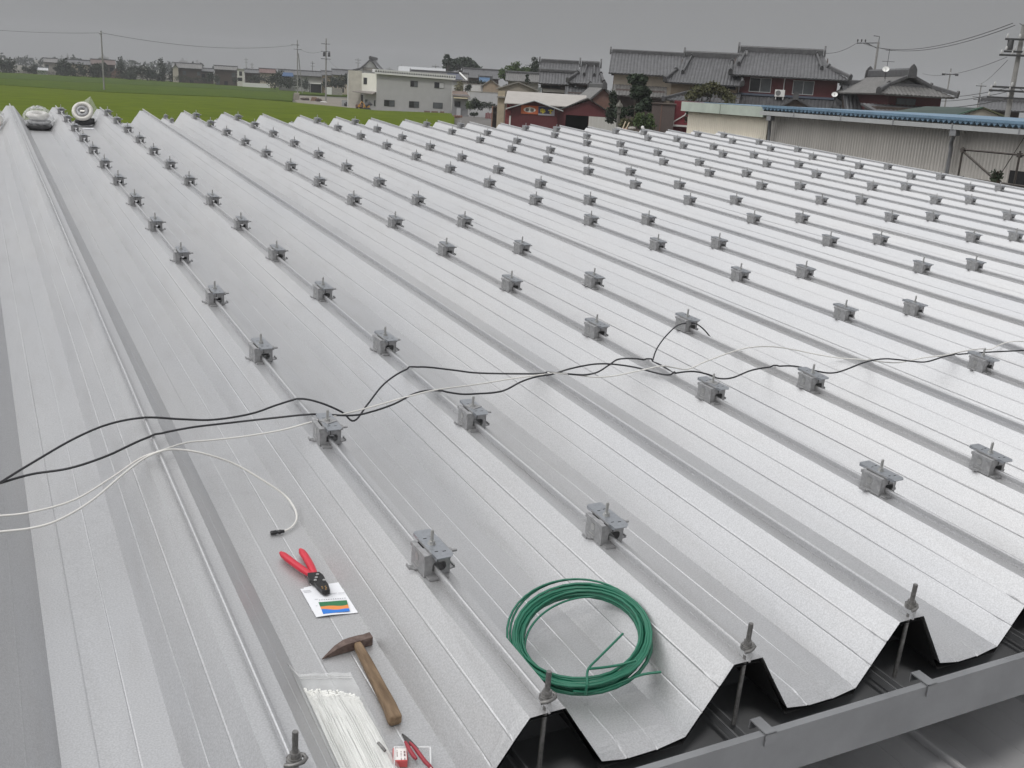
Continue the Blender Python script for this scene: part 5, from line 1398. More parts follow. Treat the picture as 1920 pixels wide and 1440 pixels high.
for zz, w1, w2, nm in ((zt - .1, -.30, .45, 5), (zt - .95, -.42, .50, 6)):
    m = MB(); m.tube([(w1, 0, zz), (w2, 0, zz)], .016, 5)
    for i in range(nm): x = w1 + (w2 - w1) * i / (nm - 1); m.tube([(x, -.32, zz), (x, .32, zz)], .010, 4)
    m.build('antenna', M_IRON, an)
# lower roofs between the two houses
fr = Frame(1610, 190, 95, 10)
H = fr.root('linking_roof', 'low tiled roof filling the gap between the farmhouse and right hand house', 'house')
zr = fr.z_(1605, 158, 3); ze = fr.z_(1620, 215, -1); k = (zr - ze) / 4
gable_along(H, fr.u_(1590, 185), fr.u_(1650, 185), ze + k, zr, 6, 0, 1.0, .2, M_WOODD, M_TILE)
# green sheet roofed shed and dark roof behind
fr = Frame(1790, 212, 70, 0)
H = fr.root('green_roofed_shed', 'rendered shed with a faded green sheet roof behind the blue roof edge', 'shed')
uc = fr.u_(1843, 201); zc = fr.z_(1843, 201); ur, zr_ = fr.uz(1905, 226); ul, zl = fr.uz(1762, 225)
m = MB(); m.prism([(ul + .15, 0), (ur - .15, 0), (ur - .15, zr_ - .05), (uc, zc - .08), (ul + .15, zl - .05)], 0, 9, 0, 'xz'); m.build('wall', mat('shed_render', (.26, .24, .205), .85, c2=(.36, .33, .28), nscale=1.0), H)
m = MB(); ext = fr.u_(1735, 197, 9) 
m.prism([(ul - .3, zl - .06), (uc, zc + .03), (uc, zc - .05), (ul - .3, zl - .14)], -.15, 10.5, 0, 'xz'); m.build('green_roof', mat('faded_green_sheet', (.040, .095, .062), .6, noise=.15, nscale=1.5), H)
m = MB(); m.prism([(uc + .002, zc + .03), (ur + .3, zr_ - .08), (ur + .3, zr_ - .16), (uc + .002, zc - .05)], -.15, 10.5, 0, 'xz'); m.build('mossy_roof', mat('mossy_sheet', (.10, .105, .05), .8, noise=.3, nscale=2), H)
m = MB(); a, za = fr.uz(1662, 211); b, zb_ = fr.uz(1757, 220); m.prism([(a, za), (b, zb_), (b, zb_ - .12), (a, za - .12)], -.3, -.18, 0, 'xz'); m.build('eave_board', M_WHITE, H)
m = MB(); m.add([(a, -.15, za + .02), (ul - .28, -.15, zl - .07), (uc - .02, 10.4, zc - .0), (a + 2.0, 10.4, zc - .1)], [(0, 1, 2, 3)]); m.build('lower_green_roof', mat('dark_green_sheet', (.026, .050, .040), .6, noise=.15, nscale=1.5), H)  # lower slope in a darker green than the slope above
fr = Frame(1880, 200, 110, 0)
H = fr.root('dark_roofed_house', 'dark grey roofed house behind the green shed at the right edge', 'house')
zr = fr.z_(1880, 191, 3.2); ze = fr.z_(1880, 207, -.7); k = (zr - ze) / 3.9
gable_along(H, fr.u_(1842, 205), fr.u_(1912, 208), ze + k * .7, zr, 6.4, 0, .7, .4, M_WOODD, M_TILE)
# ================================================================ grey workshop and what stands round it
M_BRICK = mat('old_blocks', (.24, .19, .15), .9, noise=.25, nscale=3)
fr = Frame(706, 206, 186, 3)
H = fr.root('grey_workshop', 'flat roofed grey two storey building with a cream end by the field', 'building')
u0, u1 = fr.u_(706, 170), fr.u_(846.5, 175); zl, zr = fr.z_(706, 136), fr.z_(846, 147)
m = MB(); m.prism([(u0, 0), (u1, 0), (u1, zr), (u0, zl)], 0, 9, 0, 'xz'); m.build('wall', M_GREYW, H)
n = 34; L = u1 - u0 + .9
def rz(u): return zl + (zr - zl) * (u - u0) / (u1 - u0)
r0 = u0 - .35
m = MB(); m.prism([(r0, rz(r0) + .065), (r0 + L, rz(r0 + L) + .065), (r0 + L, rz(r0 + L) + .58), (r0, rz(r0) + .58)], -.45, 9.2, 0, 'xz')
ro = m.build('roof', mat('light_folded_roof', (.66, .66, .65), .5, .1), H)
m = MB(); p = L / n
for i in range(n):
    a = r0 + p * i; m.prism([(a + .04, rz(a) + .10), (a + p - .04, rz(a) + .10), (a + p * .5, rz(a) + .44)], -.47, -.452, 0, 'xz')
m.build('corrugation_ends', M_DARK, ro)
m = MB(); m.prism([(r0, rz(r0) - .22), (r0 + L, rz(r0 + L) - .22), (r0 + L, rz(r0 + L) + .06), (r0, rz(r0) + .06)], -.55, -.30, 0, 'xz'); m.build('gutter', mat('white_gutter', (.72, .72, .70), .5), H)
for (a, b, c, d, gl) in ((769, 783, 151, 162.5, (M_GLASSD, M_GLASS)), (814, 832.5, 154, 165, (M_GLASSD, M_FRAMEW)), (720.5, 740.5, 187, 199, (M_GLASSD, M_GLASS)), (767.5, 786.5, 189.5, 201.5, (M_GLASSD, M_GLASS)), (812.5, 831, 192, 203, (M_GLASS, M_GLASS))):
    window(H, fr.u_(a, 170), fr.u_(b, 170), fr.z_(a, d), fr.z_(a, c), 0, M_FRAMED, 2, gl)
# annex: cream chamfered face and grey face
uB, uA = fr.u_(678, 160, 3.2), fr.u_(653, 160, 3.2)
zt = fr.z_(690, 137)
M_CREAMW = mat('cream_wall', (.78, .76, .70), .75, noise=.05, nscale=1)
def face(u0_, w0_, u1_, w1_, z0, z1, mt, name, th=.15):
    d = Vector((u1_ - u0_, w1_ - w0_)).normalized(); nn = Vector((-d.y, d.x)) * th
    m = MB(); m.prism([(u0_, w0_), (u1_, w1_), (u1_ + nn.x, w1_ + nn.y), (u0_ + nn.x, w0_ + nn.y)], z0, z1, 0, 'xy'); return m.build(name, mt, H)
zc_ = fr.z_(690, 172)
face(uB, 3.2, u0 - .02, .05, zc_, zt, M_CREAMW, 'cream_wall'); face(uB, 3.2, u0 - .02, .05, 0, zc_ - .005, M_GREYW, 'lower_wall')
face(uA, 3.2, uB - .01, 3.2, 0, fr.z_(660, 132, 3.2), mat('beige_grey_wall', (.56, .53, .48), .8, noise=.1, nscale=1.2), 'side_wall')
m = MB(); m.bx((uA, 3.4, 0), (u0 - .05, 9, zt - .1)); m.build('core_wall', M_GREYW, H)
q = (u0 - uB); 
def onface(t, off=.06): x = uB + (u0 - uB) * t; y = 3.2 + (.05 - 3.2) * t; return x - .55 * off, y - .83 * off
def panel(name, t0, t1, z0, z1, mt, th=.05):
    (a, b), (c, d) = onface(t0), onface(t1); m = MB(); m.prism([(a, b), (c, d), (c + .6 * th, d + .8 * th), (a + .6 * th, b + .8 * th)], z0, z1, 0, 'xy'); return m.build(name, mt, H)
panel('window', .13, .36, fr.z_(683, 158), fr.z_(683, 145.5), M_GLASSD)
panel('doorway', -.02, .10, 0, fr.z_(680, 178.5), M_DARK); panel('window', .25, .42, fr.z_(684, 196), fr.z_(684, 187), M_GLASS); panel('window', .86, .95, fr.z_(702, 199), fr.z_(702, 188), M_GLASSD)
m = MB(); (a, b) = onface(0); (c, d) = onface(.97); zcn = fr.z_(690, 172.5)
m.add([(a - 1.6, b - 1.4, zcn - .05), (c - .6, d - 1.5, zcn - .25), (c, d, zcn + .10), (a, b, zcn + .10), (a - 1.6, b - 1.4, zcn - .16), (c - .6, d - 1.5, zcn - .36), (c, d, zcn - .02), (a, b, zcn - .02)], [(0, 1, 2, 3), (7, 6, 5, 4), (0, 4, 5, 1), (1, 5, 6, 2), (2, 6, 7, 3), (3, 7, 4, 0)])
m.build('canopy', mat('grey_canopy', (.20, .18, .165), .7), H)
# hip and gable roof rising behind the annex
fq = Frame(693, 130, 196, 0)
H = fq.root('temple_roofed_house', 'white gabled house with a steep curved grey roof behind the grey workshop', 'house')
uc, zc = fq.uz(694, 110.5); pr = [(uc, zc), (fq.u_(686, 118), fq.z_(686, 118)), (fq.u_(675, 127), fq.z_(675, 127)), (fq.u_(656, 131.5), fq.z_(656, 131.5))]
pr2 = [(uc, zc), (fq.u_(702, 118), fq.z_(702, 118)), (fq.u_(708, 127), fq.z_(708, 127)), (fq.u_(717, 134), fq.z_(717, 134))]
m = MB(); m.prism([(pr[-1][0] + 1, 0), (pr2[-1][0] - .8, 0), (pr2[-1][0] - .8, pr2[-1][1] - .2)] + [(x, z - .35) for x, z in pr2[::-1][1:]] + [(x, z - .35) for x, z in pr[1:]], 0, 10, 0, 'xz'); m.build('wall', M_WHITE, H)
m = MB()
for P_ in (pr, pr2):
    for (xa, za), (xb, zb_) in zip(P_, P_[1:]):
        m.add([(xa, -.8, za), (xb, -.8, zb_), (xb, 10, zb_), (xa, 10, za), (xa, -.8, za - .3), (xb, -.8, zb_ - .3), (xb, 10, zb_ - .3), (xa, 10, za - .3)], [(0, 1, 2, 3), (7, 6, 5, 4), (0, 4, 5, 1), (1, 5, 6, 2), (2, 6, 7, 3), (3, 7, 4, 0)])
# right hand slope sweeps down away to the right
e0, ez0 = fq.uz(702, 112); f0, fz0 = fq.uz(722, 134)
m.add([(uc, 0, zc), (fq.u_(703, 111.5, 6), 6, fq.z_(703, 111.5, 6)), (fq.u_(722, 133.5, 6), 6, fq.z_(722, 133.5, 6)), (pr2[-1][0], -.8, pr2[-1][1])], [(0, 1, 2, 3)])
ro = m.build('roof', M_TILE, H)
m = MB(); ridge_bar(m, (uc, -.7, zc), (uc + 1.2, 9.5, zc), .5, .5, False); m.build('ridge_cap', M_RIDGE, ro)
m = MB(); zz = fq.z_(690, 127); m.bx((pr[2][0] + .5, -.25, zz - .5), (pr2[2][0] - .3, -.01, zz)); m.build('gable_beam', M_CONC, H)
# porch block right of the workshop
fr = Frame(862, 212, 184, 0)
H = fr.root('porch_shed', 'small dark grey shed with a cream awning right of the grey workshop', 'shed')
a, b = fr.u_(848, 195), fr.u_(878, 195)
m = MB(); m.bx((a, 0, 0), (b, 5, fr.z_(862, 177))); m.build('wall', mat('slate_wall', (.26, .26, .27), .8, noise=.1, nscale=1.5), H)
m = MB(); m.add([(a - .1, -.3, fr.z_(860, 179)), (b + .3, -.3, fr.z_(862, 181)), (b - .4, 3.5, fr.z_(862, 171)), (a - .1, 3.5, fr.z_(860, 171))], [(0, 1, 2, 3)]); m.build('roof', mat('brown_sheet', (.20, .15, .125), .8, noise=.15, nscale=1.5), H)
m = MB(); a2, b2 = fr.u_(850.5, 184), fr.u_(877, 185.5); za = fr.z_(860, 183); m.bx((a2, -1.4, za - .12), (b2, -.02, za + .05)); m.build('awning', mat('cream_awning', (.68, .60, .42), .7), H)
m = MB(); m.bx((fr.u_(852, 200), -.06, fr.z_(860, 200)), (fr.u_(863, 200), -.02, fr.z_(860, 190))); m.build('opening', M_DARK, H)
m = MB(); m.bx((fr.u_(856, 205), -.5, 0), (fr.u_(864, 205), -.08, fr.z_(860, 202.5))); m.build('cabinet', mat('cabinet_grey', (.50, .50, .52), .5), H)
# houses and walls further up the lane
def simple_house(cx, cy, D, label, px0, px1, ybase, yeave, yridge, dep, wall, roof, name='house', facing=False, cat='house', group=None, pitch=.35, amp=.03, oe=.6, yaw=0, win=None, zb=0.0):
    f = Frame(cx, cy, D, yaw); H = f.root(name, label, cat, group)
    a, b = f.u_(px0, cy), f.u_(px1, cy); ze = f.z_((px0 + px1) / 2, yeave, -oe if not facing else 0); zr = f.z_((px0 + px1) / 2, yridge, dep / 2 if not facing else 0)
    zr = max(zr, ze + .4)
    if facing: gable_facing(H, a, b, ze, zr, dep, 0, .4, .3, wall, roof, pitch, amp, zb)
    else:
        k = (zr - ze) / (dep / 2 + oe); gable_along(H, a + .3, b - .3, ze + k * oe, zr, dep, 0, oe, .3, wall, roof, pitch, amp, name != 'pale_shed', zb, True, .3)
    for wdef in (win or []):
        window(H, f.u_(wdef[0], cy), f.u_(wdef[1], cy), f.z_(cx, wdef[3]), f.z_(cx, wdef[2]), 0, M_FRAMED, 1, (M_GLASSD,))
    return f, H
M_SOLAR = mat('solar_blue', (.020, .028, .062), .15)
M_TAN = mat('tan_wall', (.38, .30, .22), .85, noise=.12, nscale=1.5)
M_WROOF = mat('whitish_sheet_roof', (.44, .45, .46), .5, .1)
f, H = simple_house(800, 140, 215, 'long pale roofed shed just behind the grey workshop', 746, 836, 160, 139, 126.5, 9, M_WHITE, M_WROOF, 'pale_shed', pitch=.8, amp=.04)
f, H = simple_house(838, 150, 200, 'low house with dark blue solar panels on its grey roof', 768, 878, 170, 149, 136, 9, M_WHITE, M_TILE2, 'solar_roofed_house')
m = MB(); dep = 9
def on(px, t, f=f):
    u = f.u_(px, 145); 
    ze = f.z_(823, 149, -.6); zr = f.z_(823, 136, 4.5); return (u, -.6 + 5.1 * t, ze + (zr - ze) * t + .12)
m.add([on(838, .08), on(868, .08), on(860, .92), on(838, .92)], [(0, 1, 2, 3)]); m.build('solar_panel', M_SOLAR, H)
m = MB(); a, b = on(876, .0), on(862, 1.0); m.tube([Vector(a) + Vector((0, -.05, .05)), Vector(b) + Vector((0, 0, .05))], .16, 6); m.build('verge_board', M_WHITE, H)
f, H = simple_house(905, 138, 230, 'wide house with a long grey roof behind the tan gabled shed', 868, 938, 165, 146.5, 131, 8, M_WOODD, M_TILE, 'house')
f, H = simple_house(911, 152, 205, 'small shed with a bright blue roof left of the tan gabled shed', 898, 922, 165, 154, 145, 4, M_TAN, mat('blue_tin', (.055, .12, .22), .5), 'blue_roofed_shed', pitch=.5)
f, H = simple_house(921, 160, 190, 'tan gabled shed beside a white garden wall up the lane', 905.5, 935, 172, 159, 148.5, 6, M_TAN, M_CONC, 'tan_shed', True)
fr = Frame(890, 165, 192); H = fr.root('white_wall', 'long white garden wall behind the grey concrete wall', 'wall')
m = MB(); m.bx((fr.u_(869, 165), 0, 0), (fr.u_(911, 165), .2, fr.z_(890, 158.5))); m.build('wall', M_WHITE, H); m = MB(); m.bx((fr.u_(869, 165) - .1, -.08, fr.z_(890, 158.5) + .003), (fr.u_(911, 165) + .1, .28, fr.z_(890, 158.5) + .12)); m.build('coping', M_CONC, H)
fr = Frame(903, 182, 184); H = fr.root('grey_wall', 'tall smooth grey wall at the end of the lane behind a shrub', 'wall')
m = MB(); m.bx((fr.u_(880, 182), 0, 0), (fr.u_(934, 182), .25, fr.z_(905, 173.5))); m.build('wall', mat('cement_wall', (.50, .50, .51), .8, noise=.06, nscale=1), H); m = MB(); m.bx((fr.u_(880, 182), -.05, fr.z_(905, 173.5) + .003), (fr.u_(934, 182), .3, fr.z_(905, 173.5) + .15)); m.build('coping', M_CONC, H)
tree('shrub', 896, 205, 172, 24, 20, 'round dark green shrub at the bend of the lane', 'shrub', M_LEAF_D, 'round', 500, 31)
tree('shrub', 882, 205, 174, 16, 15, 'bright green shrub left of the round dark shrub at the lane', 'shrub', M_LEAF_G, 'round', 300, 32)
tree('shrub', 918, 205, 174, 24, 14, 'low green shrub row right of the round shrub by the grey wall', 'shrub', M_LEAF_D, 'hedge', 300, 33)
tree('shrub', 889, 218, 165, 14, 7, 'low weeds at the foot of the porch shed beside the road', 'shrub', M_LEAF_D, 'hedge', 200, 34)
tree('palm_bush', 877, 172, 188, 12, 14, 'dark spiky bush in front of the white garden wall', 'shrub', M_LEAF_D, 'round', 260, 35)
tree('conifer', 866, 180, 198, 26, 24, 'pale yellow green bush behind the porch shed', 'shrub', leaf_mat('pale_foliage', (.12, .12, .06), (.24, .22, .13)), 'round', 260, 36)
tree('hedge', 895, 159, 196, 30, 8, 'dark clipped hedge above the white garden wall', 'hedge', M_LEAF_D, 'hedge', 300, 37)
fr = Frame(928, 235, 128)
sh = fr.root('tool_rack', 'tall open wooden rack standing left of the red barn', 'rack'); a, b = fr.u_(921.5, 220), fr.u_(933, 220); zt = fr.z_(927, 199)
M_REDW = mat('reddish_wood', (.30, .17, .12), .75, noise=.15, nscale=3)
for x in (a, b - .12):
    m = MB(); m.bx((x, 0, 0), (x + .12, .7, zt)); m.build('post', M_REDW, sh)
for t in (.15, .45, .72, .97):
    m = MB(); m.bx((a + .125, .02, zt * t - .06), (b - .125, .68, zt * t)); m.build('shelf', M_WOODD, sh)
m = MB(); m.bx((a + .125, .70, .1), (b - .125, .76, zt)); m.build('back_panel', M_BRNGREY, sh)
fr = Frame(941, 238, 124); u, z = fr.uz(940, 240)
tree('shrub', 937, 237, 122, 9, 11, 'small weeds growing between the rack and the red barn', 'shrub', M_LEAF_G, 'round', 160, 38)
fr = Frame(925, 195, 178); H = fr.root('red_planks', 'row of dull red planks along the lane below the grey wall', 'fence')
for i, px in enumerate((911, 914.5, 918, 921.5, 925)):
    m = MB(); a = fr.u_(px, 197); m.bx((a, 0, 0), (a + .26, .08, .95 + .1 * (i % 2))); m.build('plank', mat('dull_red_board', (.20, .05, .05), .7) if i == 0 else MAT['dull_red_board'], H)

# ---- clutter in the yard
def block(name, px0, px1, py0, py1, D, dep, mt, label, cat, group=None, yaw=0, bev=.05):
    f = Frame((px0 + px1) / 2, py1, D, yaw); a, b = f.u_(px0, py1), f.u_(px1, py1); z0, z1 = f.z_(px0, py1), f.z_(px0, py0)
    root = f.root(name, label, cat, group); root.matrix_world = f.mw(max(z0, 0.05)); return f, root, a, b, z1 - max(z0, .05)
f, r_, a, b, h = block('block_stack', 551, 561.5, 174, 190.5, 236, 1, None, 'tall pale stack of old blocks at the left end of the yard', 'stack')
m = MB()
for i in range(5):
    o = .06 * ((i * 7) % 3 - 1); m.bx((a + o, 0, h * i / 5 + .005), (b + o, 1.4, h * (i + 1) / 5 - .012))
bevel(m.build('block_courses', mat('pale_blocks', (.36, .33, .28), .9, noise=.2, nscale=2), r_), .06)
f, r_, a, b, h = block('pallet_stack', 582, 593, 182, 193, 232, 1, None, 'leaning stack of brown wooden pallets in the yard', 'pallets')
for i in range(5):
    m = MB()
    z0 = h * i / 5
    for k in range(5): m.bx((a + (b - a) * k / 5 + .04 + i * .05, 0, z0 + .16), (a + (b - a) * (k + 1) / 5 - .04 + i * .05, 1.3, z0 + h / 5 - .02))
    for yy in (0.02, .6, 1.18): m.bx((a + .05 + i * .05, yy, z0 + .02), (b - .05 + i * .05, yy + .1, z0 + .155))
    m.build('pallet', mat('pallet_wood', (.30, .20, .14), .8, noise=.2, nscale=4) if i == 0 else MAT['pallet_wood'], r_)
f, r_, a, b, h = block('timber_pile', 563, 580, 183, 191, 234, 1, None, 'dark jumbled timber pile between block stack and pallets', 'timber')
rn = random.Random(5); m = MB()
for i in range(26):
    y = rn.uniform(0, 1.4); z = rn.uniform(.1, h * .9); m.tube([(a + rn.uniform(0, .6), y, z), (b - rn.uniform(0, .5), y + rn.uniform(-.3, .3), z + rn.uniform(-.2, .2))], rn.uniform(.05, .12), 5)
m.build('timber', M_WOODD, r_)
f, r_, a, b, h = block('dark_drum', 593.5, 602, 183.5, 194, 230, 1, None, 'dark brown heap of scrap boards right of the pallets', 'scrap')
rn = random.Random(9); m = MB()
for i in range(16): m.box((rn.uniform(a, b), rn.uniform(0, 1.2), rn.uniform(.15, h * .7)), (rn.uniform(.3, .9), .5, rn.uniform(.05, .25)), 0, Euler((rn.uniform(-.5, .5), rn.uniform(-.6, .6), rn.uniform(0, 3))).to_matrix())
m.build('boards', mat('dark_scrap_wood', (.075, .045, .038), .8, noise=.2, nscale=4), r_)
f, r_, a, b, h = block('white_sheet', 602.5, 620, 190, 197, 226, 1, None, 'white plastic sheet heaped at the foot of a utility pole', 'sheet')
m = MB(); crumple(m, ((a + b) / 2 - .5, .5, h * .3), (b - a) * .36, .6, h * .55, 3, 16, 8); m.build('heap', M_WHITE, r_)
f, r_, a, b, h = block('grey_bin', 640.5, 653, 187.5, 200.5, 205, 1, None, 'grey metal bin with dark sacks beside the workshop annex', 'bin')
m = MB(); m.bx((a, 0, 0), (b, .05, h)); m.bx((a, 1.1, 0), (b, 1.15, h)); m.bx((a, .052, 0), (a + .05, 1.098, h)); m.bx((b - .05, .052, 0), (b, 1.098, h)); m.bx((a + .052, .052, 0), (b - .052, 1.098, .05)); m.build('bin_box', mat('bin_grey', (.36, .37, .38), .6, noise=.1, nscale=2), r_)
m = MB(); crumple(m, ((a + b) / 2 + .35, -.5, .35), .55, .4, .45, 8, 14, 7); m.build('sacks', M_DKB, r_)
f, r_, a, b, h = block('block_pier', 653.5, 665, 187, 203, 200, 1, None, 'pale beige block pier in front of the workshop annex', 'pier')
m = MB(); m.bx((a, 0, 0), (b, .8, h * .86)); m.bx((a - .06, -.06, h * .862), (b + .06, .86, h)); bevel(m.build('pier', mat('beige_blocks', (.38, .32, .26), .9, noise=.15, nscale=2), r_), .03)
f, r_, a, b, h = block('mini_digger', 679, 696.5, 193, 207.5, 183, 1, None, 'small yellow digger parked under the workshop canopy', 'digger')
M_YEL = mat('machine_yellow', (.50, .25, .035), .5, noise=.12, nscale=4)
m = MB(); m.bx((a + .2, .1, .55), (b - .3, 1.5, 1.0)); m.prism([(a + .1, .45), (a + .9, .40), (a + .9, 1.1), (a + .35, 1.15)], .25, 1.3, 0, 'xz'); bevel(m.build('body', M_YEL, r_), .08)
m = MB(); m.tube([((a + b) / 2 - .25, .4, h * .62), ((a + b) / 2 + .5, .45, h * .98), (b - .15, .5, h * .72)], .42, 8); m.build('cover', M_DKB, r_)
for yy in (.05, 1.25):
    m = MB(); pts = [(a + .25, .02), (b - .25, .02), (b - .05, .25), (b - .25, .5), (a + .25, .5), (a + .05, .25)]; m.prism(pts, yy, yy + .35, 0, 'xz'); bevel(m.build('track', M_IRON, r_), .04)
m = MB(); m.tube([(a + .4, .8, 1.0), (a - .1, .6, 1.5), (a - .5, .5, .8)], [.10, .09, .07], 6); m.prism([(a - .75, .55), (a - .35, .55), (a - .4, .9), (a - .7, .85)], .3, .75, 0, 'xz'); m.build('boom', M_YEL, r_)
f, r_, a, b, h = block('scrap_heap', 667, 679, 192, 206, 184, 1, None, 'rusty brown machine parts heaped left of the yellow digger', 'scrap')
rn = random.Random(19); m = MB()
for i in range(18): m.tube([(rn.uniform(a, b), rn.uniform(0, 1.2), rn.uniform(.1, h * .75)), (rn.uniform(a, b), rn.uniform(0, 1.2), rn.uniform(.1, h * .85))], rn.uniform(.08, .2), 6)
m.build('parts', mat('rusty_scrap', (.13, .075, .055), .8, noise=.3, nscale=4), r_)
for j, (px0, px1) in enumerate(((795, 806.5), (808.5, 821), (825, 833))):
    f, r_, a, b, h = block('crate', px0, px1, 207.3 + .5 * j, 212.5 + .7 * j, 181, 1, None, ['left of three brown crates at the workshop wall foot', 'middle of three brown crates at the workshop wall foot', 'right of three brown crates at the workshop wall foot'][j], 'crate', 'brown crates along the workshop wall')
    m = MB()
    for k in range(3): m.bx((a, 0, h * k / 3 + .02), (b, .8, h * (k + 1) / 3 - .02))
    m.bx((a + .05, .05, .03), (b - .05, .75, h - .05)); m.build('slats', mat('crate_brown', (.22, .15, .125), .8, noise=.2, nscale=3) if j == 0 else MAT['crate_brown'], r_)
f, r_, a, b, h = block('brick_heap', 851, 866, 213, 221, 168, 1, None, 'low heap of reddish bricks beside the road edge', 'bricks')
rn = random.Random(29); m = MB()
for i in range(60): m.box((rn.uniform(a, b), rn.uniform(0, 1.0), rn.uniform(.05, h * .55)), (.24, .12, .1), 0, Euler((rn.uniform(-.4, .4), rn.uniform(-.4, .4), rn.uniform(0, 3))).to_matrix())
m.build('bricks', mat('brick_red', (.24, .13, .095), .85, noise=.25, nscale=5), r_)

# ================================================================ far side of the field, left
FL = [  # label, name, cx, cy, D, px0, px1, yeave, yridge, dep, wall, roof, facing
 ('low white shed between dark hedges at far left', 'white_shed', 80, 139, 395, 68, 91, 132, 127, 8, M_WHITE, M_WROOF, False),
 ('flat grey roofed house behind the white shed at far left', 'house', 95, 130, 440, 82, 109, 117, 110, 12, M_CONC, M_TILE2, False),
 ('pale walled long house left of the lone pole beyond the field', 'house', 145, 140, 410, 121, 172, 120.5, 113, 10, M_CREAM, M_TILE, False),
 ('brownish roofed house directly behind the lone pole', 'house', 193, 143, 408, 171, 218, 121, 112.5, 10, M_WOODD, mat('brown_tiles', (.10, .070, .062), .6), False),
 ('small brown gabled house just right of the lone pole', 'house', 219, 146, 400, 208, 232, 137, 126.5, 8, M_BROWN, M_TILE2, True),
 ('grey roofed house with a beige gable wall beyond the field', 'house', 352, 150, 380, 326, 380, 128, 119.5, 10, M_WOODD, M_TILE2, False),
 ('low grey roofed annex right of the beige gabled house', 'house', 388, 151, 385, 374, 402, 134, 129, 8, M_WOODD, M_TILE, False),
 ('grey roofed house left of the small white house beyond the field', 'house', 424, 154, 370, 402, 446, 131, 124.5, 10, M_WOODD, M_TILE2, False),
 ('dark roofed house right of the small white house beyond the field', 'house', 475, 153, 372, 458, 492, 137, 131, 10, M_WOODD, M_TILE, False),
 ('reddish roofed house further right beyond the field', 'house', 501, 156, 366, 486, 518, 137, 129.5, 10, M_CREAM, mat('reddish_tiles', (.12, .066, .058), .6), False),
 ('long grey roofed house behind the two utility poles', 'house', 565, 163, 330, 521, 605, 141.5, 133, 12, M_GREYW, M_TILE, False),
 ('grey house with a tan wall right of the tall utility pole', 'house', 612, 164, 320, 602, 624, 141, 134, 9, M_TAN, M_TILE, False),
 ('dark roofed house half hidden left of the grey workshop', 'house', 640, 162, 315, 622, 662, 141, 131.5, 9, M_CREAM, M_TILE, False),
]
for (lab, nm, cx, cy, D, p0, p1, ye, yr, dep, wl_, rf, fc) in FL:
    f, H = simple_house(cx, cy, D, lab, p0, p1, cy, ye, yr, dep, wl_, rf, nm, fc, pitch=.9, amp=.06, oe=.8)
    if not fc:
        zt = f.z_(cx, ye); rn = random.Random(int(cx)); k = max(2, int((p1 - p0) / 12))
        for i in range(k):
            a = f.u_(p0 + (p1 - p0) * (i + .25) / k, cy); b = f.u_(p0 + (p1 - p0) * (i + .72) / k, cy)
            if rn.random() < .85:
                z1 = zt - .9 if rn.random() < .6 else zt - 3.6
                if z1 - 1.3 > .2:
                    m = MB(); m.bx((a, -.06, z1 - 1.3), (b, -.003, z1)); m.build('window', M_GLASSD if rn.random() < .6 else M_GLASS, H)
fr = Frame(333, 140, 378.5); H = None
f, H = simple_house(332, 150, 377, 'narrow beige gable wall at the left end of a grey roofed house', 324.5, 335, 150, 127, 121, 6, mat('beige_gable', (.46, .42, .36), .8), M_TILE2, 'house_end', True)
fr = Frame(453, 152, 366); H = fr.root('small_white_house', 'small upright white house between two dark roofed houses beyond the field', 'house')
a, b = fr.u_(445, 145), fr.u_(458, 145); zt = fr.z_(451, 130.5); m = MB(); m.bx((a, 0, 0), (b, 6, zt)); m.build('wall', mat('offwhite', (.66, .64, .60), .7), H)
m = MB(); m.bx((a - .2, -.3, zt + .003), (b + .2, 6.3, zt + .25)); m.build('roof', M_CONC, H); window(H, fr.u_(448.5, 145), fr.u_(454, 145), fr.z_(451, 142), fr.z_(451, 134), 0, M_FRAMED, 1, (M_GLASSD,)); window(H, fr.u_(446, 145), fr.u_(454, 145), fr.z_(451, 152), fr.z_(451, 145.5), 0, M_FRAMED, 1, (M_GLASSD,))
fr = Frame(480, 158, 360); H = fr.root('low_white_wall', 'long low white wall along the far field edge', 'wall'); m = MB(); m.bx((fr.u_(455, 156), 0, 0), (fr.u_(506, 160), .3, fr.z_(480, 156))); m.build('wall', M_WHITE, H)
fr = Frame(630, 168, 300); H = fr.root('low_white_wall', 'low whitish wall in front of the dark trees beside the grey workshop', 'wall'); m = MB(); m.bx((fr.u_(611, 170), 0, 0), (fr.u_(622, 171), .3, fr.z_(616, 163.5))); m.build('wall', M_WHITE, H); m = MB(); m.bx((fr.u_(622.3, 170), 0.05, 0), (fr.u_(642, 171), .3, fr.z_(630, 165.5))); m.build('low_wall', M_CONC, H)
fr = Frame(540, 138, 329); 
m = MB(); f = Frame(539, 141, 322.5); m.add([(f.u_(528.5, 143), 0, f.z_(530, 142.5)), (f.u_(550.5, 143), 0, f.z_(550, 143.5)), (f.u_(549, 136), 2.5, f.z_(549, 136.5, 2.5)), (f.u_(531, 136), 2.5, f.z_(531, 135.5, 2.5))], [(0, 1, 2, 3)])
m.v += [(x, y, z - .1) for x, y, z in m.v]; m.f += [[7, 6, 5, 4]]; m.mi += [0]; m.sm += [False]
o = m.build('blue_tarpaulin', mat('tarpaulin_blue', (.035, .080, .17), .6, noise=.1, nscale=1), None, mw=f.mw()); tag(o, 'blue tarpaulin spread over the far grey roof left of the poles', 'tarpaulin')
fr = Frame(595, 156, 318); H = fr.root('carport', 'dark carport with a thin white roof behind the tall poles', 'carport'); zt = fr.z_(593, 156)
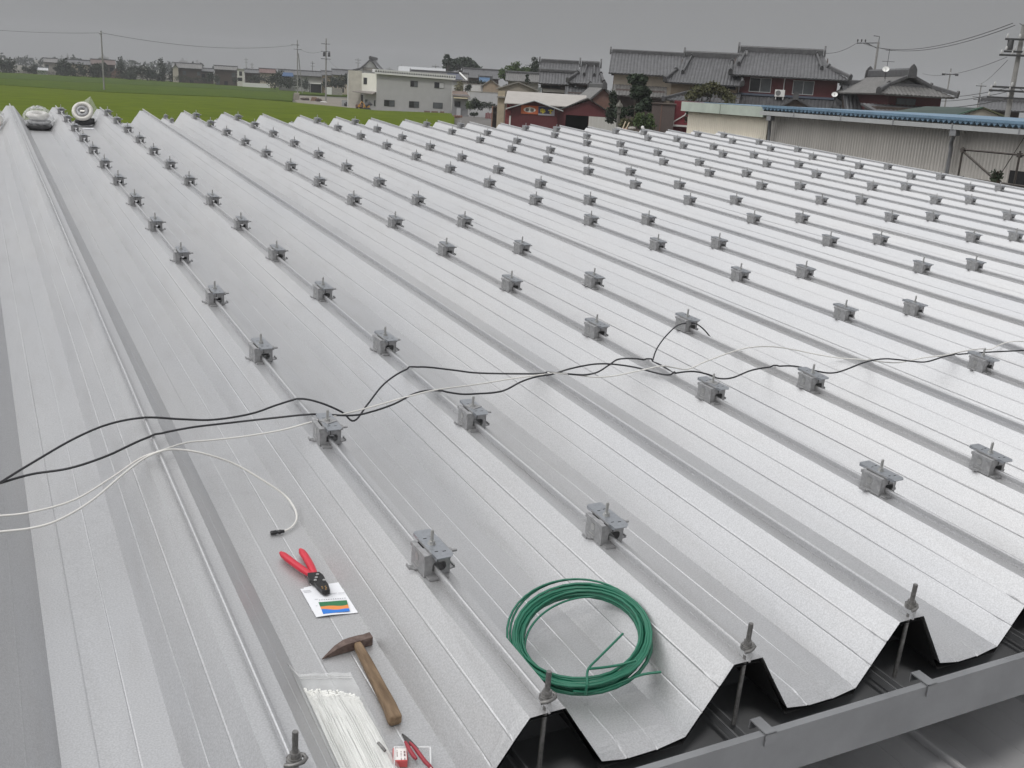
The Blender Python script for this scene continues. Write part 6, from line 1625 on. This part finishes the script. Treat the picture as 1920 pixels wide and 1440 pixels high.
m = MB(); m.bx((fr.u_(582, 158), 0, zt - .22), (fr.u_(604, 158), 4, zt)); m.build('roof', M_WHITE, H); m = MB(); m.bx((fr.u_(580, 160), 2.5, 0), (fr.u_(604, 160), 4, zt - .225)); m.build('back_wall', M_DARK, H)
for px in (582, 603):
    m = MB(); u = fr.u_(px, 160); m.bx((u - .06, .1, 0), (u + .06, .22, zt - .225)); m.build('post', M_FRAMEW, H)
TL = [  # cx, foot, D, w, h, kind, label
 (6, 138, 392, 40, 27, 'round', 'dark bushy tree cut by the left edge beyond the field'), (56, 137, 396, 22, 13, 'hedge', 'low dark hedge left of the white shed at far left'), (64, 138.5, 392, 9, 15, 'tall', 'small upright dark tree touching the white shed'),
 (113, 143, 392, 30, 31, 'round', 'dark tree right of the white shed at far left'), (150, 146, 388, 60, 15, 'hedge', 'long dark hedge in front of the pale walled far house'), (186, 148, 386, 34, 28, 'round', 'broad dark tree behind the foot of the lone pole'),
 (229, 146, 396, 20, 31, 'tall', 'upright dark tree right of the lone pole'), (238, 149, 384, 18, 10, 'hedge', 'low dark bushes below the upright tree by the small gabled house'), (268, 151, 380, 48, 25, 'dome', 'wide rounded dark tree mass in the middle of the far field edge'), (295, 152, 378, 20, 13, 'hedge', 'low hedge linking the wide tree mass and the conifer'),
 (305, 151, 379, 18, 35, 'tall', 'tallest dark conifer left of the beige gabled house'), (323, 152, 382, 14, 20, 'tall', 'short dark tree against the beige gable'), (360, 154, 366, 60, 11, 'hedge', 'long low dark hedge below the beige gabled house'), (400, 155, 364, 24, 16, 'round', 'dark bush between two grey roofed far houses'), (442, 158, 356, 10, 13, 'round', 'little dark bush left of the small white house'),
 (250, 150.5, 383, 120, 12, 'hedge', 'longest low dark hedge strip along the far edge of the rice field'), (70, 141, 390, 90, 8, 'hedge', 'low dark hedge strip at the far left field edge'), (140, 146, 392, 46, 24, 'round', 'dark leafy tree between the pale walled house and the lone pole'), (276, 151, 384, 40, 20, 'round', 'dark round tree just behind the wide tree mass'), (248, 149, 390, 26, 20, 'round', 'dark tree between the upright tree and the wide tree mass'),
 (486, 156, 362, 40, 15, 'hedge', 'dark shrubs above the low white wall'), (527, 163, 330, 40, 26, 'hedge', 'dark hedge left of the two utility poles'), (545, 165, 322, 44, 18, 'hedge', 'dense dark hedge at the foot of the utility poles'), (574, 166, 318, 13, 16, 'tall', 'clipped dark bush right of the leaning strut pole'), (612, 168, 308, 14, 14, 'round', 'dark bush behind the tall pole with transformers'),
 (640, 167, 306, 44, 25, 'hedge', 'dark tangled trees just left of the grey workshop'), (655, 160, 308, 18, 24, 'round', 'tall dark tree beside the workshop annex'), (632, 164, 304, 26, 12, 'hedge', 'dark shrubs over the low wall beside the workshop')]
for j, (cx, fy, D, w_, h_, kd, lab) in enumerate(TL):
    tree({'hedge': 'hedge', 'tall': 'conifer'}.get(kd, 'tree'), cx, fy, D, w_, h_, lab, 'hedge' if kd == 'hedge' else 'tree', M_LEAF_D, kd, 260 if kd != 'hedge' else 360, 50 + j, 'trees and hedges beyond the field')
tree('big_tree', 866, 150, 300, 64, 38, 'large dark umbrella shaped tree above the grey roofs', 'tree', M_LEAF_P, 'dome', 1500, 90, None, .45, 8)
tree('tall_pine', 838, 150, 296, 22, 42, 'slim dark pine leaning beside the large umbrella shaped tree', 'tree', M_LEAF_P, 'pine', 420, 91, None, .4, 22)
for j, (cx, fy, w_, h_, kd, lab) in enumerate(((948, 150, 26, 24, 'round', 'leftmost green tree behind the grey flat roofs'), (966, 150, 24, 28, 'tall', 'tall green tree behind the grey flat roofs'), (982, 150, 24, 25, 'round', 'middle green tree behind the grey flat roofs'), (1002, 150, 22, 36, 'tall', 'dark green tree rising left of the tiled houses'))):
    tree('tree', cx, fy, 190, w_, h_, lab, 'tree', M_LEAF_G if j < 3 else M_LEAF_D, kd, 600, 95 + j, 'trees behind the grey roofs')
tree('small_pine', 988, 158, 130, 12, 16, 'small clipped pine in front of the wide grey roof', 'tree', M_LEAF_P, 'pine', 300, 99)
# hazy distant blocks
M_FARB = mat('far_concrete', (.34, .34, .345), .85, noise=.05, nscale=.2)
for j, (p0, p1, yt, D, lab) in enumerate(((24, 41, 111.5, 950, 'left of two pale hazy blocks on the far left skyline'), (41.5, 62, 109, 960, 'right of two pale hazy blocks on the far left skyline'), (186, 205.5, 107, 900, 'pale hazy block on the skyline behind the lone pole'), (336, 352, 114, 880, 'pale hazy block above the beige gabled far house'), (361, 382, 118.5, 820, 'pale hazy block right of the beige gabled far house'))):
    f = Frame((p0 + p1) / 2, 125, D); H = f.root('distant_block', lab, 'building', 'hazy blocks on the skyline'); a, b = f.u_(p0, 125), f.u_(p1, 125); zt = f.z_((p0 + p1) / 2, yt)
    m = MB(); m.bx((a, 0, 0), (b, 14, zt)); m.build('wall', M_FARB, H); m = MB(); m.bx((a + (b - a) * .3, 4, zt + .01), (a + (b - a) * .55, 9, zt + 2.2)); m.build('roof_room', M_FARB, H)
    for r2 in range(3):
        m = MB(); m.bx((a + .8, -.05, zt - 2.2 - r2 * 3), (b - .8, -.01, zt - 1.2 - r2 * 3)); m.build('window_band', M_GLASS, H)
tl_ = MB()
rn = random.Random(77); blobs = []
for i in range(60):
    p = dpt(-60 + i * 24 + rn.uniform(-8, 8), 130, rn.uniform(700, 900)); blobs.append((p.x, p.y, GZ + rn.uniform(2.0, 4.5), rn.uniform(4, 7)))
o = crown_mb(blobs, 5200, 1.3, 78, .8).build('far_woodland', M_LEAF_D); o['kind'] = 'stuff'; o['label'] = 'hazy strip of far trees on the skyline'; 

# ================================================================ utility poles and wires
def upole(px, pt, pb, D, label, arms, r=.17, group=None, extra=None, name='utility_pole', ptx=None):
    f = Frame(px, pb, D); z0 = max(0, f.z_(px, pb)); zt = f.z_(px, pt)
    root = empty(name, f.mw(), label, 'pole', group)
    m = MB(); m.tube([(0, 0, 0), (0, 0, zt * .6), (0, 0, zt)], [r, r * .86, r * .70], 10); m.build('shaft', M_POLE, root)
    for (py, l, rgt) in arms:
        z = f.z_(px, py); a = MB(); a.bx((-l, -.17 - r, z - .05), (rgt, -.07 - r, z + .05)); arm = a.build('crossarm', M_IRON, root)
        n = 3
        for i in range(n):
            x = -l + .1 + (l + rgt - .2) * i / (n - 1); q = MB(); q.tube([(x, -.12 - r, z + .052), (x, -.12 - r, z + .16), (x, -.12 - r, z + .28)], [.04, .07, .04], 7); q.build('insulator', M_FRAMEW, arm)
    return f, root, zt
fA, pA, zA = upole(195.5, 58, 172, 223, 'lone thin pole standing in the green rice field', [(64, .35, .2)], .17)
fB, pB, zB = upole(558, 75, 171, 300, 'utility pole with a leaning strut beyond the field', [(84.5, 1.7, .5), (92.5, 1.0, 1.1)], .19)
m = MB(); m.tube([(.25, 0, fB.z_(559, 100)), (fB.u_(567, 176), .2, 0)], .13, 8); m.build('strut', M_POLE, pB)
fC, pC, zC = upole(611, 72, 187, 240, 'utility pole carrying two dark transformers near the workshop', [(82.5, 1.05, .85), (96.5, 1.1, .9), (110.5, 1.1, 1.0)], .19)
for x in (-.42, .66):
    m = MB(); zz = fC.z_(611, 106); m.tube([(x, -.1, zz), (x, -.1, zz + .85), (x, -.1, zz + .95)], [.26, .26, .18], 12); m.build('transformer', M_IRON, pC)
fD, pD, zD = upole(1637, 78, 150, 112, 'slim pole with a bracket arm behind the right hand tiled house', [], .15)
m = MB(); zz = fD.z_(1637, 80); zq = fD.z_(1637, 91); ul = fD.u_(1607, 80)
m.tube([(0, 0, zz), (ul, 0, fD.z_(1607, 81))], .045, 6); m.tube([(0, 0, zq), (ul * .35, 0, (zz + zq) / 2 + .05), (ul * .6, 0, zz - .02)], .035, 6)
ar = m.build('bracket_arm', M_IRON, pD)
for t in (.62, .80, .98):
    m = MB(); m.tube([(ul * t, 0, zz + .02), (ul * t, 0, zz + .16), (ul * t, 0, zz + .28)], [.05, .08, .05], 7); m.build('insulator', M_FRAMED, ar)
m = MB(); zt_ = fD.z_(1638, 68); m.tube([(0, 0, zD), (0, 0, zt_), (-.2, 0, zt_ + .02), (-.55, 0, zt_ + .05)], .035, 6); m.build('hook', M_IRON, pD)
fE, pE, zE_ = upole(1891, 45, 205, 64, 'thick leaning utility pole with transformer and crossarms at the right edge', [(74, .80, .6), (97, .75, .3), (104, .95, .3), (164, 1.0, .9), (171, 1.15, .9), (184, 1.2, .9)], .17)
m = MB(); zz = fE.z_(1891, 94); m.tube([(-.50, -.2, zz), (-.50, -.2, zz + .50), (-.50, -.2, zz + .56)], [.16, .16, .10], 12); m.build('transformer', M_IRON, pE)
fF, pF, zF = upole(1773, 128, 190, 150, 'distant pole with paired lamps right of the tiled house', [(139, .9, .9)], .12)
for x in (-.8, .8):
    m = MB(); m.tube([(x, -.2, fF.z_(1773, 141.5)), (x, -.2, fF.z_(1773, 138))], .22, 10); m.build('lamp', M_IRON, pF)
upole(1832, 156, 205, 190, 'small distant pole above the green roofed shed', [(161, .8, .8), (182, 1.0, .9), (187, .8, .8)], .14)
for j, (px, pt, pb, D, lab) in enumerate(((586, 115, 160, 400, 'small far pole between the two tall utility poles'), (671, 109, 150, 320, 'small pole rising left of the temple like roof'), (752, 121, 150, 260, 'small pole behind the grey workshop roof with a T shaped top'), (816, 121, 150, 255, 'small pole behind the workshop roof left of the umbrella tree'), (730, 126, 150, 300, 'tiny far pole right of the temple like roof'),
   (462, 108, 150, 520, 'thin far pole above the dark roofed houses'), (473, 118, 150, 500, 'short far pole right of the thin far pole'), (118, 103, 140, 560, 'tiny far pole left of the pale walled long house'), (129, 100, 140, 580, 'tiny far pole above the pale walled long house'), (245, 116, 150, 560, 'tiny far pole above the wide dark tree mass'), (992, 119, 150, 200, 'small pole among the green trees behind the grey roofs'))):
    upole(px, pt, pb, D, lab, [(pt + 3.5, .9, .9), (pt + 9, .8, .8)] if j not in (9,) else [(pt + 3, .7, .7)], .13 if D < 350 else .2, 'small distant poles')
def wire(pts, label, sag=0.0, r=.018, group='overhead power lines'):
    a, b = Vector(pts[0]), Vector(pts[1]); path = [a + (b - a) * (i / 16) + Vector((0, 0, -sag * 4 * (i / 16) * (1 - i / 16))) for i in range(17)]
    base = a.copy(); m = MB(); m.tube([p - base for p in path], r, 5); o = m.build('power_line', M_IRON, None, mw=Matrix.Translation(base)); tag(o, label, 'wire', group)
def top(f, px, py, w=-.2): u, z = f.uz(px, py, w); return f.o + f.u * u + f.w * w + Vector((0, 0, z))
wire((dpt(-80, 49, 260), top(fA, 193, 61.5)), 'power line running left from the lone field pole', .5, .030)
wire((top(fA, 193, 62), top(fB, 549, 85)), 'power line sagging between the lone pole and the strutted pole', 1.6, .035)
wire((top(fB, 564, 93), top(fC, 605, 96)), 'short power line linking the two tall poles left of the workshop', .6, .028)
wire((top(fC, 616, 111), dpt(655, 132, 200)), 'service line dropping from the transformer pole to the workshop', .8, .022)
for k, (dy, lab) in enumerate(((0, 'uppermost of the lines between the bracket pole and right edge pole'), (2.0, 'second of the lines between the bracket pole and right edge pole'))):
    wire((top(fD, 1612 + 10 * k, 79 + dy), top(fE, 1899 + 4 * k, 43.5 + 4 * k)), lab, 1.0, .020)
wire((dpt(1530, 97, 108), top(fD, 1609, 79)), 'line from the bracket pole down to the farmhouse roof', .5, .020)
wire((dpt(1730, 138, 120), top(fE, 1888, 107)), 'faint line passing above the right hand tiled house', .5, .014)
for k, (ya, yb, lab) in enumerate(((171, 164, 'upper of the low lines right of the tiled house'), (178, 171, 'middle of the low lines right of the tiled house'), (190, 184, 'lowest dark line right of the tiled house'))):
    wire((dpt(1700, ya, 130), top(fE, 1893, yb)), lab, .6, .02 + .008 * (k == 2))
for k, (yb, lab) in enumerate(((44, 'upper line leaving the right edge pole'), (166, 'lower line leaving the right edge pole'))):
    wire((top(fE, 1912, yb), dpt(2010, yb + (2 if k == 0 else 10), 50)), lab, .3, .018)
wire((top(fE, 1889, 113), dpt(1835, 158, 170)), 'thin slanting line between the right edge pole and a small distant pole', .3, .014)

# ================================================================ summer haze over the fields
hm_ = bpy.data.materials.new('summer_haze'); hm_.use_nodes = True
t = hm_.node_tree; t.nodes.clear()
vol = t.nodes.new('ShaderNodeVolumePrincipled'); out = t.nodes.new('ShaderNodeOutputMaterial')
vol.inputs['Color'].default_value = (.80, .82, .85, 1)
vol.inputs['Density'].default_value = 0.0004
t.links.new(vol.outputs[0], out.inputs['Volume'])
m = MB(); m.bx((-700, -150, GZ - 1), (1000, 1150, 32)); o = m.build('haze', hm_); o['kind'] = 'stuff'
